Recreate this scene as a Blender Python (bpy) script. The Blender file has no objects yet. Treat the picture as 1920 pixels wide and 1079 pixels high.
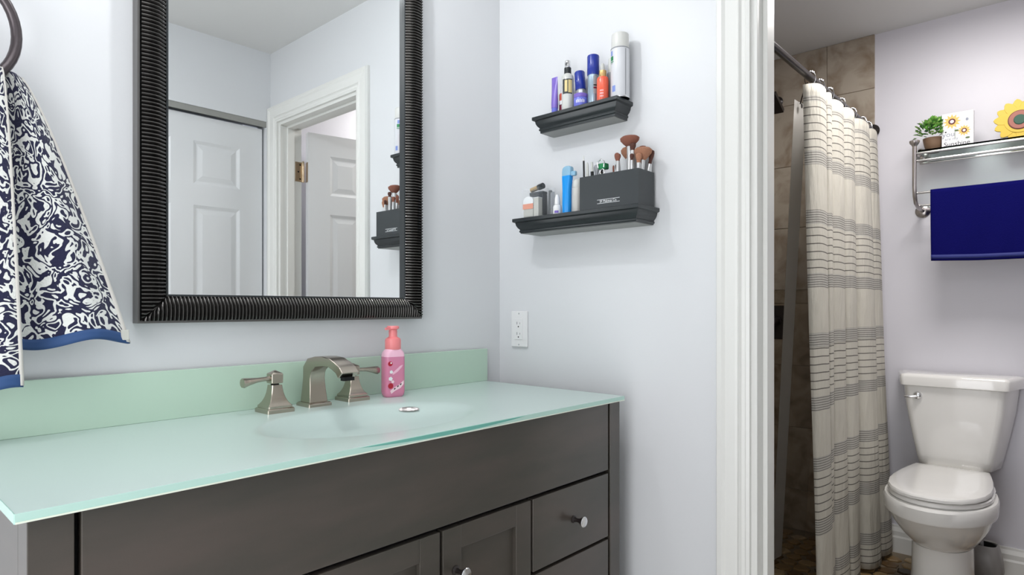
import bpy, bmesh, math, random
from math import sin, cos, pi, radians
from mathutils import Vector, Matrix
random.seed(7)
S = bpy.context.scene
COL = S.collection

# ------------------------------------------------------------------ camera
cd = bpy.data.cameras.new('camera'); cam = bpy.data.objects.new('camera', cd); COL.objects.link(cam)
cd.sensor_fit = 'HORIZONTAL'; cd.sensor_width = 36.0
cd.lens = 36.0*1179/1920
cd.shift_y = (577-539.5)/1920
cd.clip_start = 0.01
cam.location = (-1.558, -1.463, 1.135)
cam.rotation_euler = (radians(90), 0, radians(42.08-90))
S.camera = cam
# ------------------------------------------------------------------ world, lights, exposure
w = bpy.data.worlds.new('world'); S.world = w; w.use_nodes = True
w.node_tree.nodes['Background'].inputs[0].default_value = (0.8, 0.85, 1, 1)
w.node_tree.nodes['Background'].inputs[1].default_value = 0.3
def lamp(name, kind, loc, power, color, size=0.05, rot=(0,0,0), sy=None):
    l = bpy.data.lights.new(name, kind); l.energy = power; l.color = color
    if kind == 'AREA':
        l.size = size
        if sy: l.shape = 'RECTANGLE'; l.size_y = sy
    else: l.shadow_soft_size = size
    o = bpy.data.objects.new(name, l); COL.objects.link(o); o.location = loc; o.rotation_euler = rot
    return o
LC = (0.955, 0.975, 1.0)
for x, p_ in ((-1.10, 0.2), (-0.84, 6.2), (-0.58, 0.6)):
    lamp('vanity_lamp', 'POINT', (x, -0.265, 2.20), p_, LC, 0.018)
lamp('ceiling_fill', 'AREA', (-1.45, -1.0, 2.41), 6.5, LC, 1.0, (0,0,0), 1.0)  # added overhead fill for the vanity room, not a known fixture
lamp('side_fill', 'AREA', (-2.45, -1.05, 0.9), 16, (0.96, 0.97, 1.0), 1.8, (0, radians(-90), radians(32)), 1.0)  # unseen fill added from the left; there is no window
lamp('toilet_room_lamp', 'AREA', (0.95, -1.18, 2.40), 12.5, (1.0, 0.965, 0.94), 0.5)
S.view_settings.view_transform = 'Standard'; S.view_settings.look = 'None'
S.view_settings.gamma = 1; S.view_settings.exposure = 0.42
S.view_settings.use_curve_mapping = False

# ------------------------------------------------------------------ materials
def srgb(r, g, b):
    f = lambda c: (c/255/12.92) if c/255 <= 0.04045 else ((c/255+0.055)/1.055)**2.4
    return (f(r), f(g), f(b), 1)
def mat(name, col, rough=0.5, metal=0.0, **kw):
    m = bpy.data.materials.new(name); m.use_nodes = True
    b = m.node_tree.nodes['Principled BSDF']
    b.inputs['Base Color'].default_value = col if len(col) == 4 else (*col, 1)
    b.inputs['Roughness'].default_value = rough; b.inputs['Metallic'].default_value = metal
    for k, v in kw.items(): b.inputs[k.replace('_', ' ')].default_value = v
    return m
def nodes(m): return m.node_tree.nodes, m.node_tree.links, m.node_tree.nodes['Principled BSDF']
def noise_col(m, c1, c2, scale=5, detail=6, p1=0.35, p2=0.65, dist=0.0, stretch=None, coord='Object'):
    N, L, b = nodes(m)
    tc = N.new('ShaderNodeTexCoord'); mp = N.new('ShaderNodeMapping'); nz = N.new('ShaderNodeTexNoise'); cr = N.new('ShaderNodeValToRGB')
    L.new(tc.outputs[coord], mp.inputs[0]); L.new(mp.outputs[0], nz.inputs['Vector']); L.new(nz.outputs['Fac'], cr.inputs[0]); L.new(cr.outputs[0], b.inputs['Base Color'])
    if stretch: mp.inputs['Scale'].default_value = stretch
    nz.inputs['Scale'].default_value = scale; nz.inputs['Detail'].default_value = detail; nz.inputs['Distortion'].default_value = dist
    cr.color_ramp.elements[0].position = p1; cr.color_ramp.elements[0].color = c1
    cr.color_ramp.elements[1].position = p2; cr.color_ramp.elements[1].color = c2
    return m
def bump(m, scale=200, strength=0.1, dist=0.001, detail=3):
    N, L, b = nodes(m)
    tc = N.new('ShaderNodeTexCoord'); nz = N.new('ShaderNodeTexNoise'); bp = N.new('ShaderNodeBump')
    L.new(tc.outputs['Object'], nz.inputs['Vector']); nz.inputs['Scale'].default_value = scale; nz.inputs['Detail'].default_value = detail
    L.new(nz.outputs['Fac'], bp.inputs['Height']); bp.inputs['Strength'].default_value = strength; bp.inputs['Distance'].default_value = dist
    L.new(bp.outputs[0], b.inputs['Normal']); return m
M = {}
M['wall'] = bump(mat('wall_paint', (0.70, 0.712, 0.728), 0.42), 160, 0.12)
M['wall_far'] = bump(mat('wall_paint_far', (0.69, 0.68, 0.73), 0.42), 60, 0.12, 0.002)
M['ceiling'] = bump(mat('ceiling_paint', (0.70, 0.70, 0.69), 0.8), 120, 0.2)
M['trim'] = mat('trim_paint', (0.76, 0.76, 0.73), 0.3)
M['door'] = mat('door_paint', (0.74, 0.75, 0.76), 0.35)
M['wood'] = noise_col(mat('espresso_wood', (0.05, 0.04, 0.035), 0.32, Coat_Weight=0.4, Coat_Roughness=0.25), (0.050,0.046,0.037,1), (0.078,0.062,0.052,1), 3, 5, stretch=(1,1,4))
M['dark'] = mat('dark_gap', (0.006, 0.006, 0.006), 0.9)
M['glass_top'] = mat('frosted_glass', (0.53, 0.645, 0.61), 0.3, Coat_Weight=0.3, Coat_Roughness=0.15)
M['glass_bs'] = mat('frosted_glass_splash', (0.50, 0.66, 0.54), 0.25)
M['glass_edge'] = mat('polished_glass_edge', (0.49, 0.72, 0.645), 0.15)
M['glass_teal'] = mat('teal_glass', (0.16, 0.45, 0.38), 0.1)
M['nickel'] = mat('brushed_nickel', (0.46, 0.41, 0.345), 0.25, 1.0)
M['chrome'] = mat('chrome', (0.75, 0.75, 0.76), 0.12, 1.0)
M['rackmetal'] = mat('satin_rack_metal', (0.42, 0.39, 0.38), 0.25, 1.0)
M['bronze'] = mat('dark_bronze', (0.022, 0.017, 0.016), 0.28, 0.3)
M['ringbronze'] = mat('bronze_ring', (0.10, 0.085, 0.09), 0.3, 0.7)
M['ribframe'] = mat('ribbed_frame', (0.11, 0.105, 0.10), 0.2, 0.9)
M['framelip'] = mat('frame_lip', (0.16, 0.155, 0.15), 0.35, 0.5)
M['mirror'] = mat('mirror_silver', (0.93, 0.95, 0.95), 0.0, 1.0)
M['black'] = mat('black_lacquer', (0.018, 0.023, 0.025), 0.28)
M['blackbox'] = mat('black_card', (0.028, 0.034, 0.037), 0.38)
M['white'] = mat('white_plastic', (0.8, 0.8, 0.8), 0.3)
M['porcelain'] = mat('porcelain', (0.90, 0.89, 0.86), 0.08, Coat_Weight=0.5, Coat_Roughness=0.04)
M['brass'] = mat('hinge_brass', (0.62, 0.50, 0.36), 0.3, 1.0)
M['print_white'] = mat('white_print', (0.85, 0.87, 0.88), 0.5)
M['clear'] = mat('clear_plastic', (0.92, 0.95, 0.96), 0.05, Transmission_Weight=1.0, IOR=1.15)
M['glasssheet'] = mat('green_glass_sheet', (0.75, 0.90, 0.84), 0.02, Transmission_Weight=1.0, IOR=1.1)
M['navy'] = bump(mat('navy_terry', (0.003, 0.003, 0.085), 0.95, Specular_IOR_Level=0.1), 350, 0.6, 0.002)
M['navyband'] = mat('navy_band', (0.012, 0.02, 0.16), 0.7)
M['grout'] = mat('grout', (0.20, 0.16, 0.11), 0.8)
M['tile'] = noise_col(mat('travertine', (0.3,0.25,0.2), 0.35), (0.22,0.16,0.105,1), (0.43,0.375,0.305,1), 9, 9, 0.28, 0.55, 0.5)
M['tile_shaded'] = noise_col(mat('travertine_shaded', (0.3,0.25,0.2), 0.35), (0.17,0.115,0.065,1), (0.38,0.31,0.225,1), 10, 9, 0.30, 0.60, 0.5)  # lower rows: shade of the shower painted into the tile colour
M['listello'] = noise_col(mat('border_tile', (0.3,0.25,0.2), 0.4), (0.22,0.17,0.11,1), (0.36,0.30,0.22,1), 20, 5)
M['pebbles'] = [mat('stone_%s' % n, c, 0.4) for n, c in (('tan',(0.30,0.20,0.09)),('brown',(0.13,0.075,0.03)),('ochre',(0.24,0.15,0.06)),('umber',(0.05,0.03,0.015)),('sand',(0.36,0.26,0.14)))]

def stripe_mat():
    m = mat('striped_curtain_cloth', (0.72,0.69,0.60), 0.85); N, L, b = nodes(m)
    tc = N.new('ShaderNodeTexCoord'); sp = N.new('ShaderNodeSeparateXYZ'); L.new(tc.outputs['UV'], sp.inputs[0])
    def mth(op, a, c=None, cl=False):
        n = N.new('ShaderNodeMath'); n.operation = op; n.use_clamp = cl
        for i, v in enumerate((a, c)):
            if v is None: continue
            if isinstance(v, (int, float)): n.inputs[i].default_value = v
            else: L.new(v, n.inputs[i])
        return n.outputs[0]
    z = sp.outputs['Y']
    s = mth('FRACT', mth('ADD', mth('DIVIDE', mth('SUBTRACT', z, 1.135), 0.435), 10.5))
    d = mth('ABSOLUTE', mth('SUBTRACT', s, 0.5))
    notsolid = mth('GREATER_THAN', d, 0.185)
    dense = mth('MULTIPLY', notsolid, mth('LESS_THAN', d, 0.30))
    sparse = mth('GREATER_THAN', d, 0.30)
    dl = mth('LESS_THAN', mth('FRACT', mth('DIVIDE', z, 0.0085)), 0.34)
    sl = mth('LESS_THAN', mth('FRACT', mth('DIVIDE', z, 0.0285)), 0.13)
    top = mth('LESS_THAN', z, 1.895)
    a1 = mth('MULTIPLY', mth('MULTIPLY', mth('MULTIPLY', dense, dl), 0.8), top)
    a2 = mth('MULTIPLY', mth('MULTIPLY', mth('MULTIPLY', sparse, sl), 0.95), top)
    a = mth('ADD', a1, a2, True)
    # greyer ground between the fine lines
    g = N.new('ShaderNodeMixRGB'); g.inputs[1].default_value = (0.56,0.535,0.465,1); g.inputs[2].default_value = (0.47,0.455,0.41,1)
    L.new(mth('MULTIPLY', dense, top), g.inputs[0])
    mx = N.new('ShaderNodeMixRGB'); L.new(a, mx.inputs[0]); L.new(g.outputs[0], mx.inputs[1]); mx.inputs[2].default_value = (0.10,0.09,0.08,1)
    L.new(mx.outputs[0], b.inputs['Base Color'])
    mp = N.new('ShaderNodeMapping'); mp.inputs['Scale'].default_value = (26, 26, 5); L.new(tc.outputs['Object'], mp.inputs[0])
    nz = N.new('ShaderNodeTexNoise'); nz.inputs['Scale'].default_value = 1.0; nz.inputs['Detail'].default_value = 5; L.new(mp.outputs[0], nz.inputs['Vector'])
    bp = N.new('ShaderNodeBump'); bp.inputs['Strength'].default_value = 0.7; bp.inputs['Distance'].default_value = 0.02
    L.new(nz.outputs['Fac'], bp.inputs['Height']); L.new(bp.outputs[0], b.inputs['Normal']); return m
M['curtain'] = stripe_mat()
def liner_mat(name, col, alpha):
    m = bpy.data.materials.new(name); m.use_nodes = True; N = m.node_tree.nodes; L = m.node_tree.links
    N.remove(N['Principled BSDF']); out = N['Material Output']
    t = N.new('ShaderNodeBsdfTransparent'); p = N.new('ShaderNodeBsdfPrincipled'); mx = N.new('ShaderNodeMixShader')
    p.inputs['Base Color'].default_value = (*col, 1); p.inputs['Roughness'].default_value = 0.3
    mx.inputs[0].default_value = alpha; L.new(t.outputs[0], mx.inputs[1]); L.new(p.outputs[0], mx.inputs[2]); L.new(mx.outputs[0], out.inputs[0]); return m
M['liner'] = liner_mat('vinyl_liner', (0.55,0.52,0.47), 0.22)
M['linerhem'] = liner_mat('vinyl_liner_hem', (0.85,0.83,0.79), 0.88)
M['acryl'] = liner_mat('clear_acrylic', (0.8,0.85,0.88), 0.07)
def scroll_mat():
    m = mat('scroll_terry', (0.8,0.8,0.78), 0.95, Sheen_Weight=0.2); N, L, b = nodes(m)
    tc = N.new('ShaderNodeTexCoord'); nz = N.new('ShaderNodeTexNoise'); nz.inputs['Scale'].default_value = 28; nz.inputs['Detail'].default_value = 1.5; nz.inputs['Distortion'].default_value = 1.4
    L.new(tc.outputs['UV'], nz.inputs['Vector'])
    v = N.new('ShaderNodeTexVoronoi'); v.inputs['Scale'].default_value = 17; L.new(tc.outputs['UV'], v.inputs['Vector'])
    def mth(op, a, c=None):
        n = N.new('ShaderNodeMath'); n.operation = op
        for i, x in enumerate((a, c)):
            if x is None: continue
            if isinstance(x, (int, float)): n.inputs[i].default_value = x
            else: L.new(x, n.inputs[i])
        return n.outputs[0]
    k = mth('SINE', mth('ADD', mth('MULTIPLY', nz.outputs['Fac'], 30), mth('MULTIPLY', v.outputs['Distance'], 16)))
    cr = N.new('ShaderNodeValToRGB'); L.new(mth('ADD', mth('MULTIPLY', k, 0.5), 0.5), cr.inputs[0])
    cr.color_ramp.elements[0].position = 0.54; cr.color_ramp.elements[0].color = (0.010,0.011,0.045,1)
    cr.color_ramp.elements[1].position = 0.62; cr.color_ramp.elements[1].color = (0.74,0.75,0.72,1)
    L.new(cr.outputs[0], b.inputs['Base Color'])
    n2 = N.new('ShaderNodeTexNoise'); n2.inputs['Scale'].default_value = 320; L.new(tc.outputs['UV'], n2.inputs['Vector'])
    bp = N.new('ShaderNodeBump'); bp.inputs['Strength'].default_value = 0.7; bp.inputs['Distance'].default_value = 0.003
    L.new(n2.outputs['Fac'], bp.inputs['Height']); L.new(bp.outputs[0], b.inputs['Normal'])
    return m
M['scroll'] = scroll_mat()
M['towelhem'] = mat('blue_towel_band', (0.02, 0.065, 0.19), 0.7)
M['cream'] = mat('cream_towel_edge', (0.62,0.60,0.56), 0.9)

# ------------------------------------------------------------------ geometry helpers
class MB:
    def __init__(s): s.v = []; s.f = []; s.uv = None
    def add(s, vs, fs):
        o = len(s.v); s.v += [tuple(v) for v in vs]; s.f += [tuple(i+o for i in f) for f in fs]; return s
    def box(s, x0, x1, y0, y1, z0, z1):
        x0, x1 = min(x0,x1), max(x0,x1); y0, y1 = min(y0,y1), max(y0,y1); z0, z1 = min(z0,z1), max(z0,z1)
        return s.add([(x0,y0,z0),(x1,y0,z0),(x1,y1,z0),(x0,y1,z0),(x0,y0,z1),(x1,y0,z1),(x1,y1,z1),(x0,y1,z1)],
                     [(0,3,2,1),(4,5,6,7),(0,1,5,4),(1,2,6,5),(2,3,7,6),(3,0,4,7)])
    def loft(s, rings, cap0=True, cap1=True, closed=True):
        n = len(rings[0]); vs = [p for r in rings for p in r]; fs = []
        for i in range(len(rings)-1):
            for j in range(n if closed else n-1):
                a = i*n+j; b = i*n+(j+1)%n; fs.append((a, b, b+n, a+n))
        if cap0: fs.append(tuple(range(n-1,-1,-1)))
        if cap1: fs.append(tuple((len(rings)-1)*n+j for j in range(n)))
        return s.add(vs, fs)
    def lathe(s, prof, c=(0,0,0), n=20, axis='z', sx=1, sy=1):
        rings = []
        for r, h in prof:
            ring = []
            for j in range(n):
                a = 2*pi*j/n; p = (r*cos(a)*sx, r*sin(a)*sy)
                if axis == 'z': q = (c[0]+p[0], c[1]+p[1], c[2]+h)
                elif axis == 'x': q = (c[0]+h, c[1]+p[0], c[2]+p[1])
                else: q = (c[0]+p[1], c[1]+h, c[2]+p[0])
                ring.append(q)
            rings.append(ring)
        return s.loft(rings)
    def tube(s, path, r, n=10, closed=False):
        P = [Vector(p) for p in path]; rings = []; m = len(P)
        up = None
        for i in range(m):
            if closed: t = (P[(i+1)%m]-P[(i-1)%m])
            else: t = P[min(i+1,m-1)]-P[max(i-1,0)]
            t.normalize()
            if up is None:
                up = Vector((0,0,1)) if abs(t.z) < 0.9 else Vector((1,0,0))
            a = t.cross(up).normalized(); b = a.cross(t).normalized(); up = b
            rr = r[i] if isinstance(r, (list, tuple)) else r
            rings.append([tuple(P[i] + a*rr*cos(2*pi*j/n) + b*rr*sin(2*pi*j/n)) for j in range(n)])
        if closed: rings.append(rings[0]); return s.loft(rings, False, False)
        return s.loft(rings)
    def prism(s, poly, axis, a0, a1):
        def q(p, a):
            return (a,p[0],p[1]) if axis=='x' else (p[0],a,p[1]) if axis=='y' else (p[0],p[1],a)
        return s.loft([[q(p,a0) for p in poly],[q(p,a1) for p in poly]])
    def ball(s, c, r, n=10, m=6, sx=1, sy=1, sz=1):
        rings = []
        for i in range(m+1):
            t = -pi/2+pi*i/m; rr = max(r*cos(t), r*0.02)
            rings.append([(c[0]+rr*cos(2*pi*j/n)*sx, c[1]+rr*sin(2*pi*j/n)*sy, c[2]+r*sin(t)*sz) for j in range(n)])
        return s.loft(rings)
    def rot(s, ang, axis='z', c=(0,0,0), i0=0):
        R = Matrix.Rotation(ang, 3, axis.upper()) if len(axis)==1 else None; C = Vector(c)
        s.v[i0:] = [tuple(R@(Vector(v)-C)+C) for v in s.v[i0:]]; return s
    def xf(s, fn): s.v = [fn(*v) for v in s.v]; return s
def wloc(o):
    l = Vector((0,0,0)); r = o
    while r: l = l+Vector(r.location); r = r.parent
    return l
def obj(name, mb, m, parent=None, smooth=False, bevel=0, world=True, seg=2, autos=None, mesh=None):
    if mesh is None:
        me = bpy.data.meshes.new(name); off = wloc(parent) if (parent and world) else Vector((0,0,0))
        me.from_pydata([tuple(Vector(v)-off) for v in mb.v], [], mb.f)
        if mb.uv:
            ul = me.uv_layers.new(name='UVMap')
            for l in me.loops: ul.data[l.index].uv = mb.uv[l.vertex_index]
        bm = bmesh.new(); bm.from_mesh(me); bmesh.ops.recalc_face_normals(bm, faces=bm.faces); bm.to_mesh(me); bm.free()
        me.materials.append(m)
        if smooth or autos:
            for p in me.polygons: p.use_smooth = True
            ang = radians(autos or 35)
            bm = bmesh.new(); bm.from_mesh(me)
            for e in bm.edges:
                if len(e.link_faces) == 2 and e.calc_face_angle(0) > ang: e.smooth = False
            bm.to_mesh(me); bm.free()
    else: me = mesh
    o = bpy.data.objects.new(name, me); COL.objects.link(o)
    if parent: o.parent = parent
    if bevel:
        b = o.modifiers.new('bevel', 'BEVEL'); b.width = bevel; b.segments = seg; b.limit_method = 'ANGLE'; b.angle_limit = radians(35)
    return o
def tag(o, label=None, cat=None, group=None, kind=None):
    if label: o['label'] = label
    if cat: o['category'] = cat
    if group: o['group'] = group
    if kind: o['kind'] = kind
    return o
def thing(name, label, cat, loc=(0,0,0), rotz=0, group=None):
    o = bpy.data.objects.new(name, None); COL.objects.link(o); o.location = loc; o.rotation_euler = (0,0,rotz); o.empty_display_size = 0.02
    return tag(o, label, cat, group)
def struct(name, mb, m, label=None, cat=None, **kw):
    o = obj(name, mb, m, **kw); o['kind'] = 'structure'
    if label: o['label'] = label
    o['category'] = cat or name.split('_')[0]
    return o
def sgrid(fn, nu, nv, uvf=None):
    mb = MB(); vs = []; uv = []
    for i in range(nu+1):
        for j in range(nv+1):
            vs.append(fn(i/nu, j/nv)); uv.append(uvf(i/nu, j/nv) if uvf else (i/nu, j/nv))
    fs = [(i*(nv+1)+j, (i+1)*(nv+1)+j, (i+1)*(nv+1)+j+1, i*(nv+1)+j+1) for i in range(nu) for j in range(nv)]
    mb.add(vs, fs); mb.uv = uv; return mb
def solid(o, t, off=0):
    s = o.modifiers.new('thickness', 'SOLIDIFY'); s.thickness = t; s.offset = off; return o

CEIL = 2.43; XF = 1.81; YO = -1.632
# ------------------------------------------------------------------ structure
struct('wall_back', MB().box(-2.7, 0, 0, 0.1, 0, CEIL), M['wall'], 'pale grey painted wall behind the mirror and vanity', 'wall')
mb = MB()
mb.box(0, 0.115, -0.855, 0.06, 0, CEIL); mb.box(0, 0.115, -1.55, -0.855, 2.07, CEIL); mb.box(0, 0.115, YO-0.1, -1.55, 0, CEIL)
struct('wall_right', mb, M['wall'], 'pale grey wall carrying the two black shelves and the doorway', 'wall')
mb = MB()
mb.box(-0.02, 0.0, YO-0.1, YO, 0, CEIL); mb.box(-1.55, -0.02, YO-0.1, YO, 2.08, CEIL); mb.box(-2.7, -1.55, YO-0.1, YO, 0, CEIL)
struct('wall_front', mb, M['wall'], 'pale wall with the closet opening, seen only in the mirror', 'wall')
struct('wall_left', MB().box(-2.8, -2.7, YO-0.1, 0.1, 0, CEIL), M['wall'], 'pale wall at the left end of the room, outside the photo', 'wall')
struct('ceiling', MB().box(-2.8, XF+0.1, YO-0.3, 0.2, CEIL, CEIL+0.1), M['ceiling'], 'flat off-white ceiling over both rooms', 'ceiling')
struct('floor', MB().box(0.0, XF+0.1, YO-0.3, 0.2, -0.1, 0), M['grout'], 'brown stone floor with dark joints in the toilet room', 'floor')
struct('floor', MB().box(-2.8, 0.0, YO-0.3, 0.2, -0.1, 0), mat('vanity_floor', (0.68,0.65,0.60), 0.5), 'plain pale floor of the vanity room, below the photo', 'floor')
farwall = struct('wall_far', MB().box(XF, XF+0.1, -1.72, 0.16, 0, CEIL), M['wall_far'], 'lilac-white wall behind the toilet, travertine tiled in the shower', 'wall')
struct('wall_shower', MB().box(0.115, XF, 0.06, 0.16, 0, CEIL), M['tile'], 'back wall of the shower, hidden behind the doorway', 'wall')
struct('wall_side', MB().box(0.115, XF, -1.72, -1.62, 0, CEIL), M['wall_far'], 'side wall of the toilet room beyond the open door', 'wall')
struct('wall_closet', MB().box(-1.7, 0.0, -2.0, -1.95, 0, CEIL), M['wall'], 'back of the closet behind its doors', 'wall')

# shower tiles (children of the far wall)
zs = [0, 0.207, 0.523, 0.839, 1.155, 1.225, 1.543, 1.859, 2.175, CEIL]; ys = [-0.742, -0.533, -0.228, 0.058]
for i in range(len(zs)-1):
    for j in range(len(ys)-1):
        g = 0.0012; z0, z1 = zs[i]+g, zs[i+1]-g; y0, y1 = ys[j]+(g if j else 0), ys[j+1]-g
        m = M['listello'] if i == 4 else (M['tile_shaded'] if zs[i+1] < 1.2 else M['tile'])
        o = obj('tile', MB().box(XF-0.010-0.0005*((i+j)%2), XF, y0, y1, z0, z1), m, farwall, bevel=0.0012, seg=1)
        # shift each slab's pattern by moving its origin
        d = Vector(((i*3.7+j*1.3)%2-1, (j*2.9+i)%2-1, (i*1.7)%1))
        for v in o.data.vertices: v.co -= d
        o.location = d
obj('grout_backing', MB().box(XF-0.007, XF, -0.741, 0.058, 0, CEIL), M['grout'], farwall)

# stone floor pieces in the toilet room and shower
fl = bpy.data.objects['floor']
stone_meshes = []
for k in range(14):
    mb = MB(); n = random.randint(6, 8); r0 = 0.036
    ring = [(cos(2*pi*j/n+0.2)*r0*random.uniform(0.8,1.15), sin(2*pi*j/n+0.2)*r0*random.uniform(0.8,1.15)) for j in range(n)]
    h = random.uniform(0.006, 0.009)
    mb.loft([[(x,y,0) for x,y in ring], [(x,y,h*0.6) for x,y in ring], [(x*0.82,y*0.82,h) for x,y in ring]])
    me = bpy.data.meshes.new('stone'); me.from_pydata(mb.v, [], mb.f); me.materials.append(random.choice(M['pebbles']))
    bm = bmesh.new(); bm.from_mesh(me); bmesh.ops.recalc_face_normals(bm, faces=bm.faces); bm.to_mesh(me); bm.free()
    stone_meshes.append(me)
row = 0; y = -0.30; cnt = 0
while y > -1.44:
    x = 1.0 + (0.036 if row % 2 else 0)
    while x < XF-0.05:
        if cnt < 290:
            o = bpy.data.objects.new('stone', random.choice(stone_meshes)); COL.objects.link(o); o.parent = fl
            o.location = (x+random.uniform(-.004,.004), y+random.uniform(-.004,.004), 0); o.rotation_euler = (0,0,random.uniform(0,6.28)); cnt += 1
        x += 0.076
    y -= 0.068; row += 1

# baseboards
def baseprof(h=0.125, t=0.016):
    return [(0,0),(t,0),(t,h*0.55),(t*0.8,h*0.62),(t*0.8,h*0.78),(t*0.35,h*0.92),(t*0.3,h),(0,h)]
mb = MB(); P = baseprof(); mb.loft([[(XF-a, -0.752, z) for a,z in P], [(XF-a, -1.62, z) for a,z in P]])
struct('baseboard_far', mb, M['trim'], 'white moulded baseboard behind the toilet', 'baseboard')
mb = MB(); mb.loft([[(-a, -0.60, z) for a,z in P], [(-a, -0.765, z) for a,z in P]])
struct('baseboard_right', mb, M['trim'], 'white baseboard between vanity and doorway', 'baseboard')

# doorway casing + jambs. profile across the casing: (u across from opening outwards, depth from the wall)
cprof = [(0,0),(0,0.011),(0.008,0.013),(0.012,0.010),(0.020,0.011),(0.025,0.017),(0.030,0.013),(0.036,0.014),(0.060,0.016),(0.068,0.021),(0.080,0.021),(0.085,0.012),(0.085,0)]
def casing_v(y_in, sgn, z1, xface=0, d=-1):
    mb = MB(); rings = []
    for z_in in (0, 1):
        r = []
        for a, dep in cprof:
            z = 0 if z_in == 0 else z1 + a
            r.append((xface + d*dep, y_in + sgn*a, z))
        rings.append(r)
    return mb.loft(rings)
def casing_h(z_in, y0, y1, xface=0, d=-1):
    mb = MB(); rings = []
    for e in (0, 1):
        rings.append([(xface+d*dep, (y0+a if e==0 else y1-a), z_in+a) for a, dep in cprof])
    return mb.loft(rings)
struct('trim_1', casing_v(-0.857, 1, 2.065), M['trim'], 'white moulded door casing upright beside the shelves', 'trim')
struct('trim_2', casing_v(-1.547, -1, 2.065), M['trim'], 'white door casing upright on the hinge side', 'trim')
mb = casing_h(2.065, -0.857, -1.547)
struct('trim_3', mb, M['trim'], 'white door casing across the top of the doorway', 'trim')
# jambs with stops
mb = MB().box(0, 0.117, -0.872, -0.8555, 0, 2.05); mb.box(0.035, 0.072, -0.884, -0.872, 0, 2.04)
j1 = struct('trim_4', mb, M['trim'], 'white door jamb with stop strip, nearest the shelves', 'trim', bevel=0.0015)
mb = MB().box(0, 0.117, -1.5495, -1.532, 0, 2.05); mb.box(0.035, 0.072, -1.532, -1.520, 0, 2.04)
struct('trim_5', mb, M['trim'], 'white door jamb with stop strip on the hinge side', 'trim', bevel=0.0015)
mb = MB().box(0, 0.117, -1.5495, -0.8555, 2.05, 2.0695); mb.box(0.035, 0.072, -1.532, -0.872, 2.038, 2.05)
struct('trim_6', mb, M['trim'], 'white head jamb of the doorway', 'trim', bevel=0.0015)
obj('strike_plate', MB().box(0.073, 0.100, -0.8735, -0.872, 0.925, 0.985), M['brass'], j1)

# panel doors
def panel_door(root, W, H, T, m, x0=0, two=True, back=True):
    """slab in local coords: width along +x from x0, thickness along y (0 front .. T back), front face at y=0 facing -y"""
    st = 0.115 if two else 0.11; mid = 0.10
    pw = (W-2*st-mid)/2
    zr = [(0.24,0.78),(0.95,1.62),(1.72,1.925)]
    panels = [(x0+st+k*(pw+mid), x0+st+k*(pw+mid)+pw, a, b) for k in (0,1) for a, b in zr]
    # stiles, rails
    mb = MB(); d = 0.006
    mb.box(x0+0.001, x0+W-0.001, d+0.0012, T-d, 0.009, H-0.001)
    for side in (0, 1):
        ya, yb = (0, d) if side == 0 else (T-d, T)
        mb.box(x0, x0+st, ya, yb, 0.008, H); mb.box(x0+W-st, x0+W, ya, yb, 0.008, H); mb.box(x0+st+pw, x0+st+pw+mid, ya, yb, 0.008, H)
        for k in (0, 1):
            xa = x0+st+k*(pw+mid)
            for a, b in ((0.008,0.24),(0.78,0.95),(1.62,1.72),(1.925,H)): mb.box(xa, xa+pw, ya, yb, a, b)
    o = obj('slab', mb, m, root, world=False)
    for xa, xb, a, b in panels:
        p = MB()
        def ring(i, yy): return [(xa+i,yy,a+i),(xb-i,yy,a+i),(xb-i,yy,b-i),(xa+i,yy,b-i)]
        p.loft([ring(0.0, 0.0005), ring(0.014, d), ring(0.020, d), ring(0.042, 0.0015)], False, True)
        obj('panel', p, m, root, world=False)
    return o
dr = thing('door_1', 'white six-panel door standing open into the toilet room, seen in the mirror', 'door', (0.125, -1.535, 0), 0)
dr['kind'] = 'structure'
# local +x runs along the door; its front (y=0) must face the doorway (+y world side)
dr.rotation_euler = (0, 0, radians(12)); dr.scale = (1, 1, 1)
mbk = None
def door1():
    W, H, T = 0.66, 2.035, 0.035
    # mirrored so that the moulded front faces +y
    tmp = thing('x', None, None); panel_door(tmp, W, H, T, M['door'])
    for ch in list(tmp.children):
        for v in ch.data.vertices: v.co.y = T - v.co.y; v.co.x += 0.016
        ch.data.flip_normals(); ch.parent = dr
    bpy.data.objects.remove(tmp)
door1()
# dark-shadowed hinge edge and hinge
for hz in (1.83, 0.30):
    h = MB().box(-0.045, -0.006, 0.003, 0.006, hz-0.05, hz+0.05); h.rot(radians(-12), 'z')
    hg = obj('hinge', h, M['brass'], dr, world=False, bevel=0.001)
    obj('knuckle', MB().lathe([(0.0065,-0.052),(0.0065,-0.018),(0.0055,-0.017),(0.0065,-0.016),(0.0065,0.016),(0.0055,0.017),(0.0065,0.018),(0.0065,0.052),(0.004,0.056)], (-0.001,0.010,hz), 12), M['brass'], hg, world=False, smooth=True)
    obj('door_leaf', MB().box(0.013, 0.016, 0.002, 0.034, hz-0.05, hz+0.05), M['brass'], hg, world=False)
    for k in (-0.036, 0, 0.036):
        sc = MB().lathe([(0.0045,0),(0.0045,0.001)], (-0.028 if k==0 else -0.018,0.006,hz+k), 10, 'y'); sc.rot(radians(-12), 'z')
        obj('screw', sc, M['dark'], hg, world=False)

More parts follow.
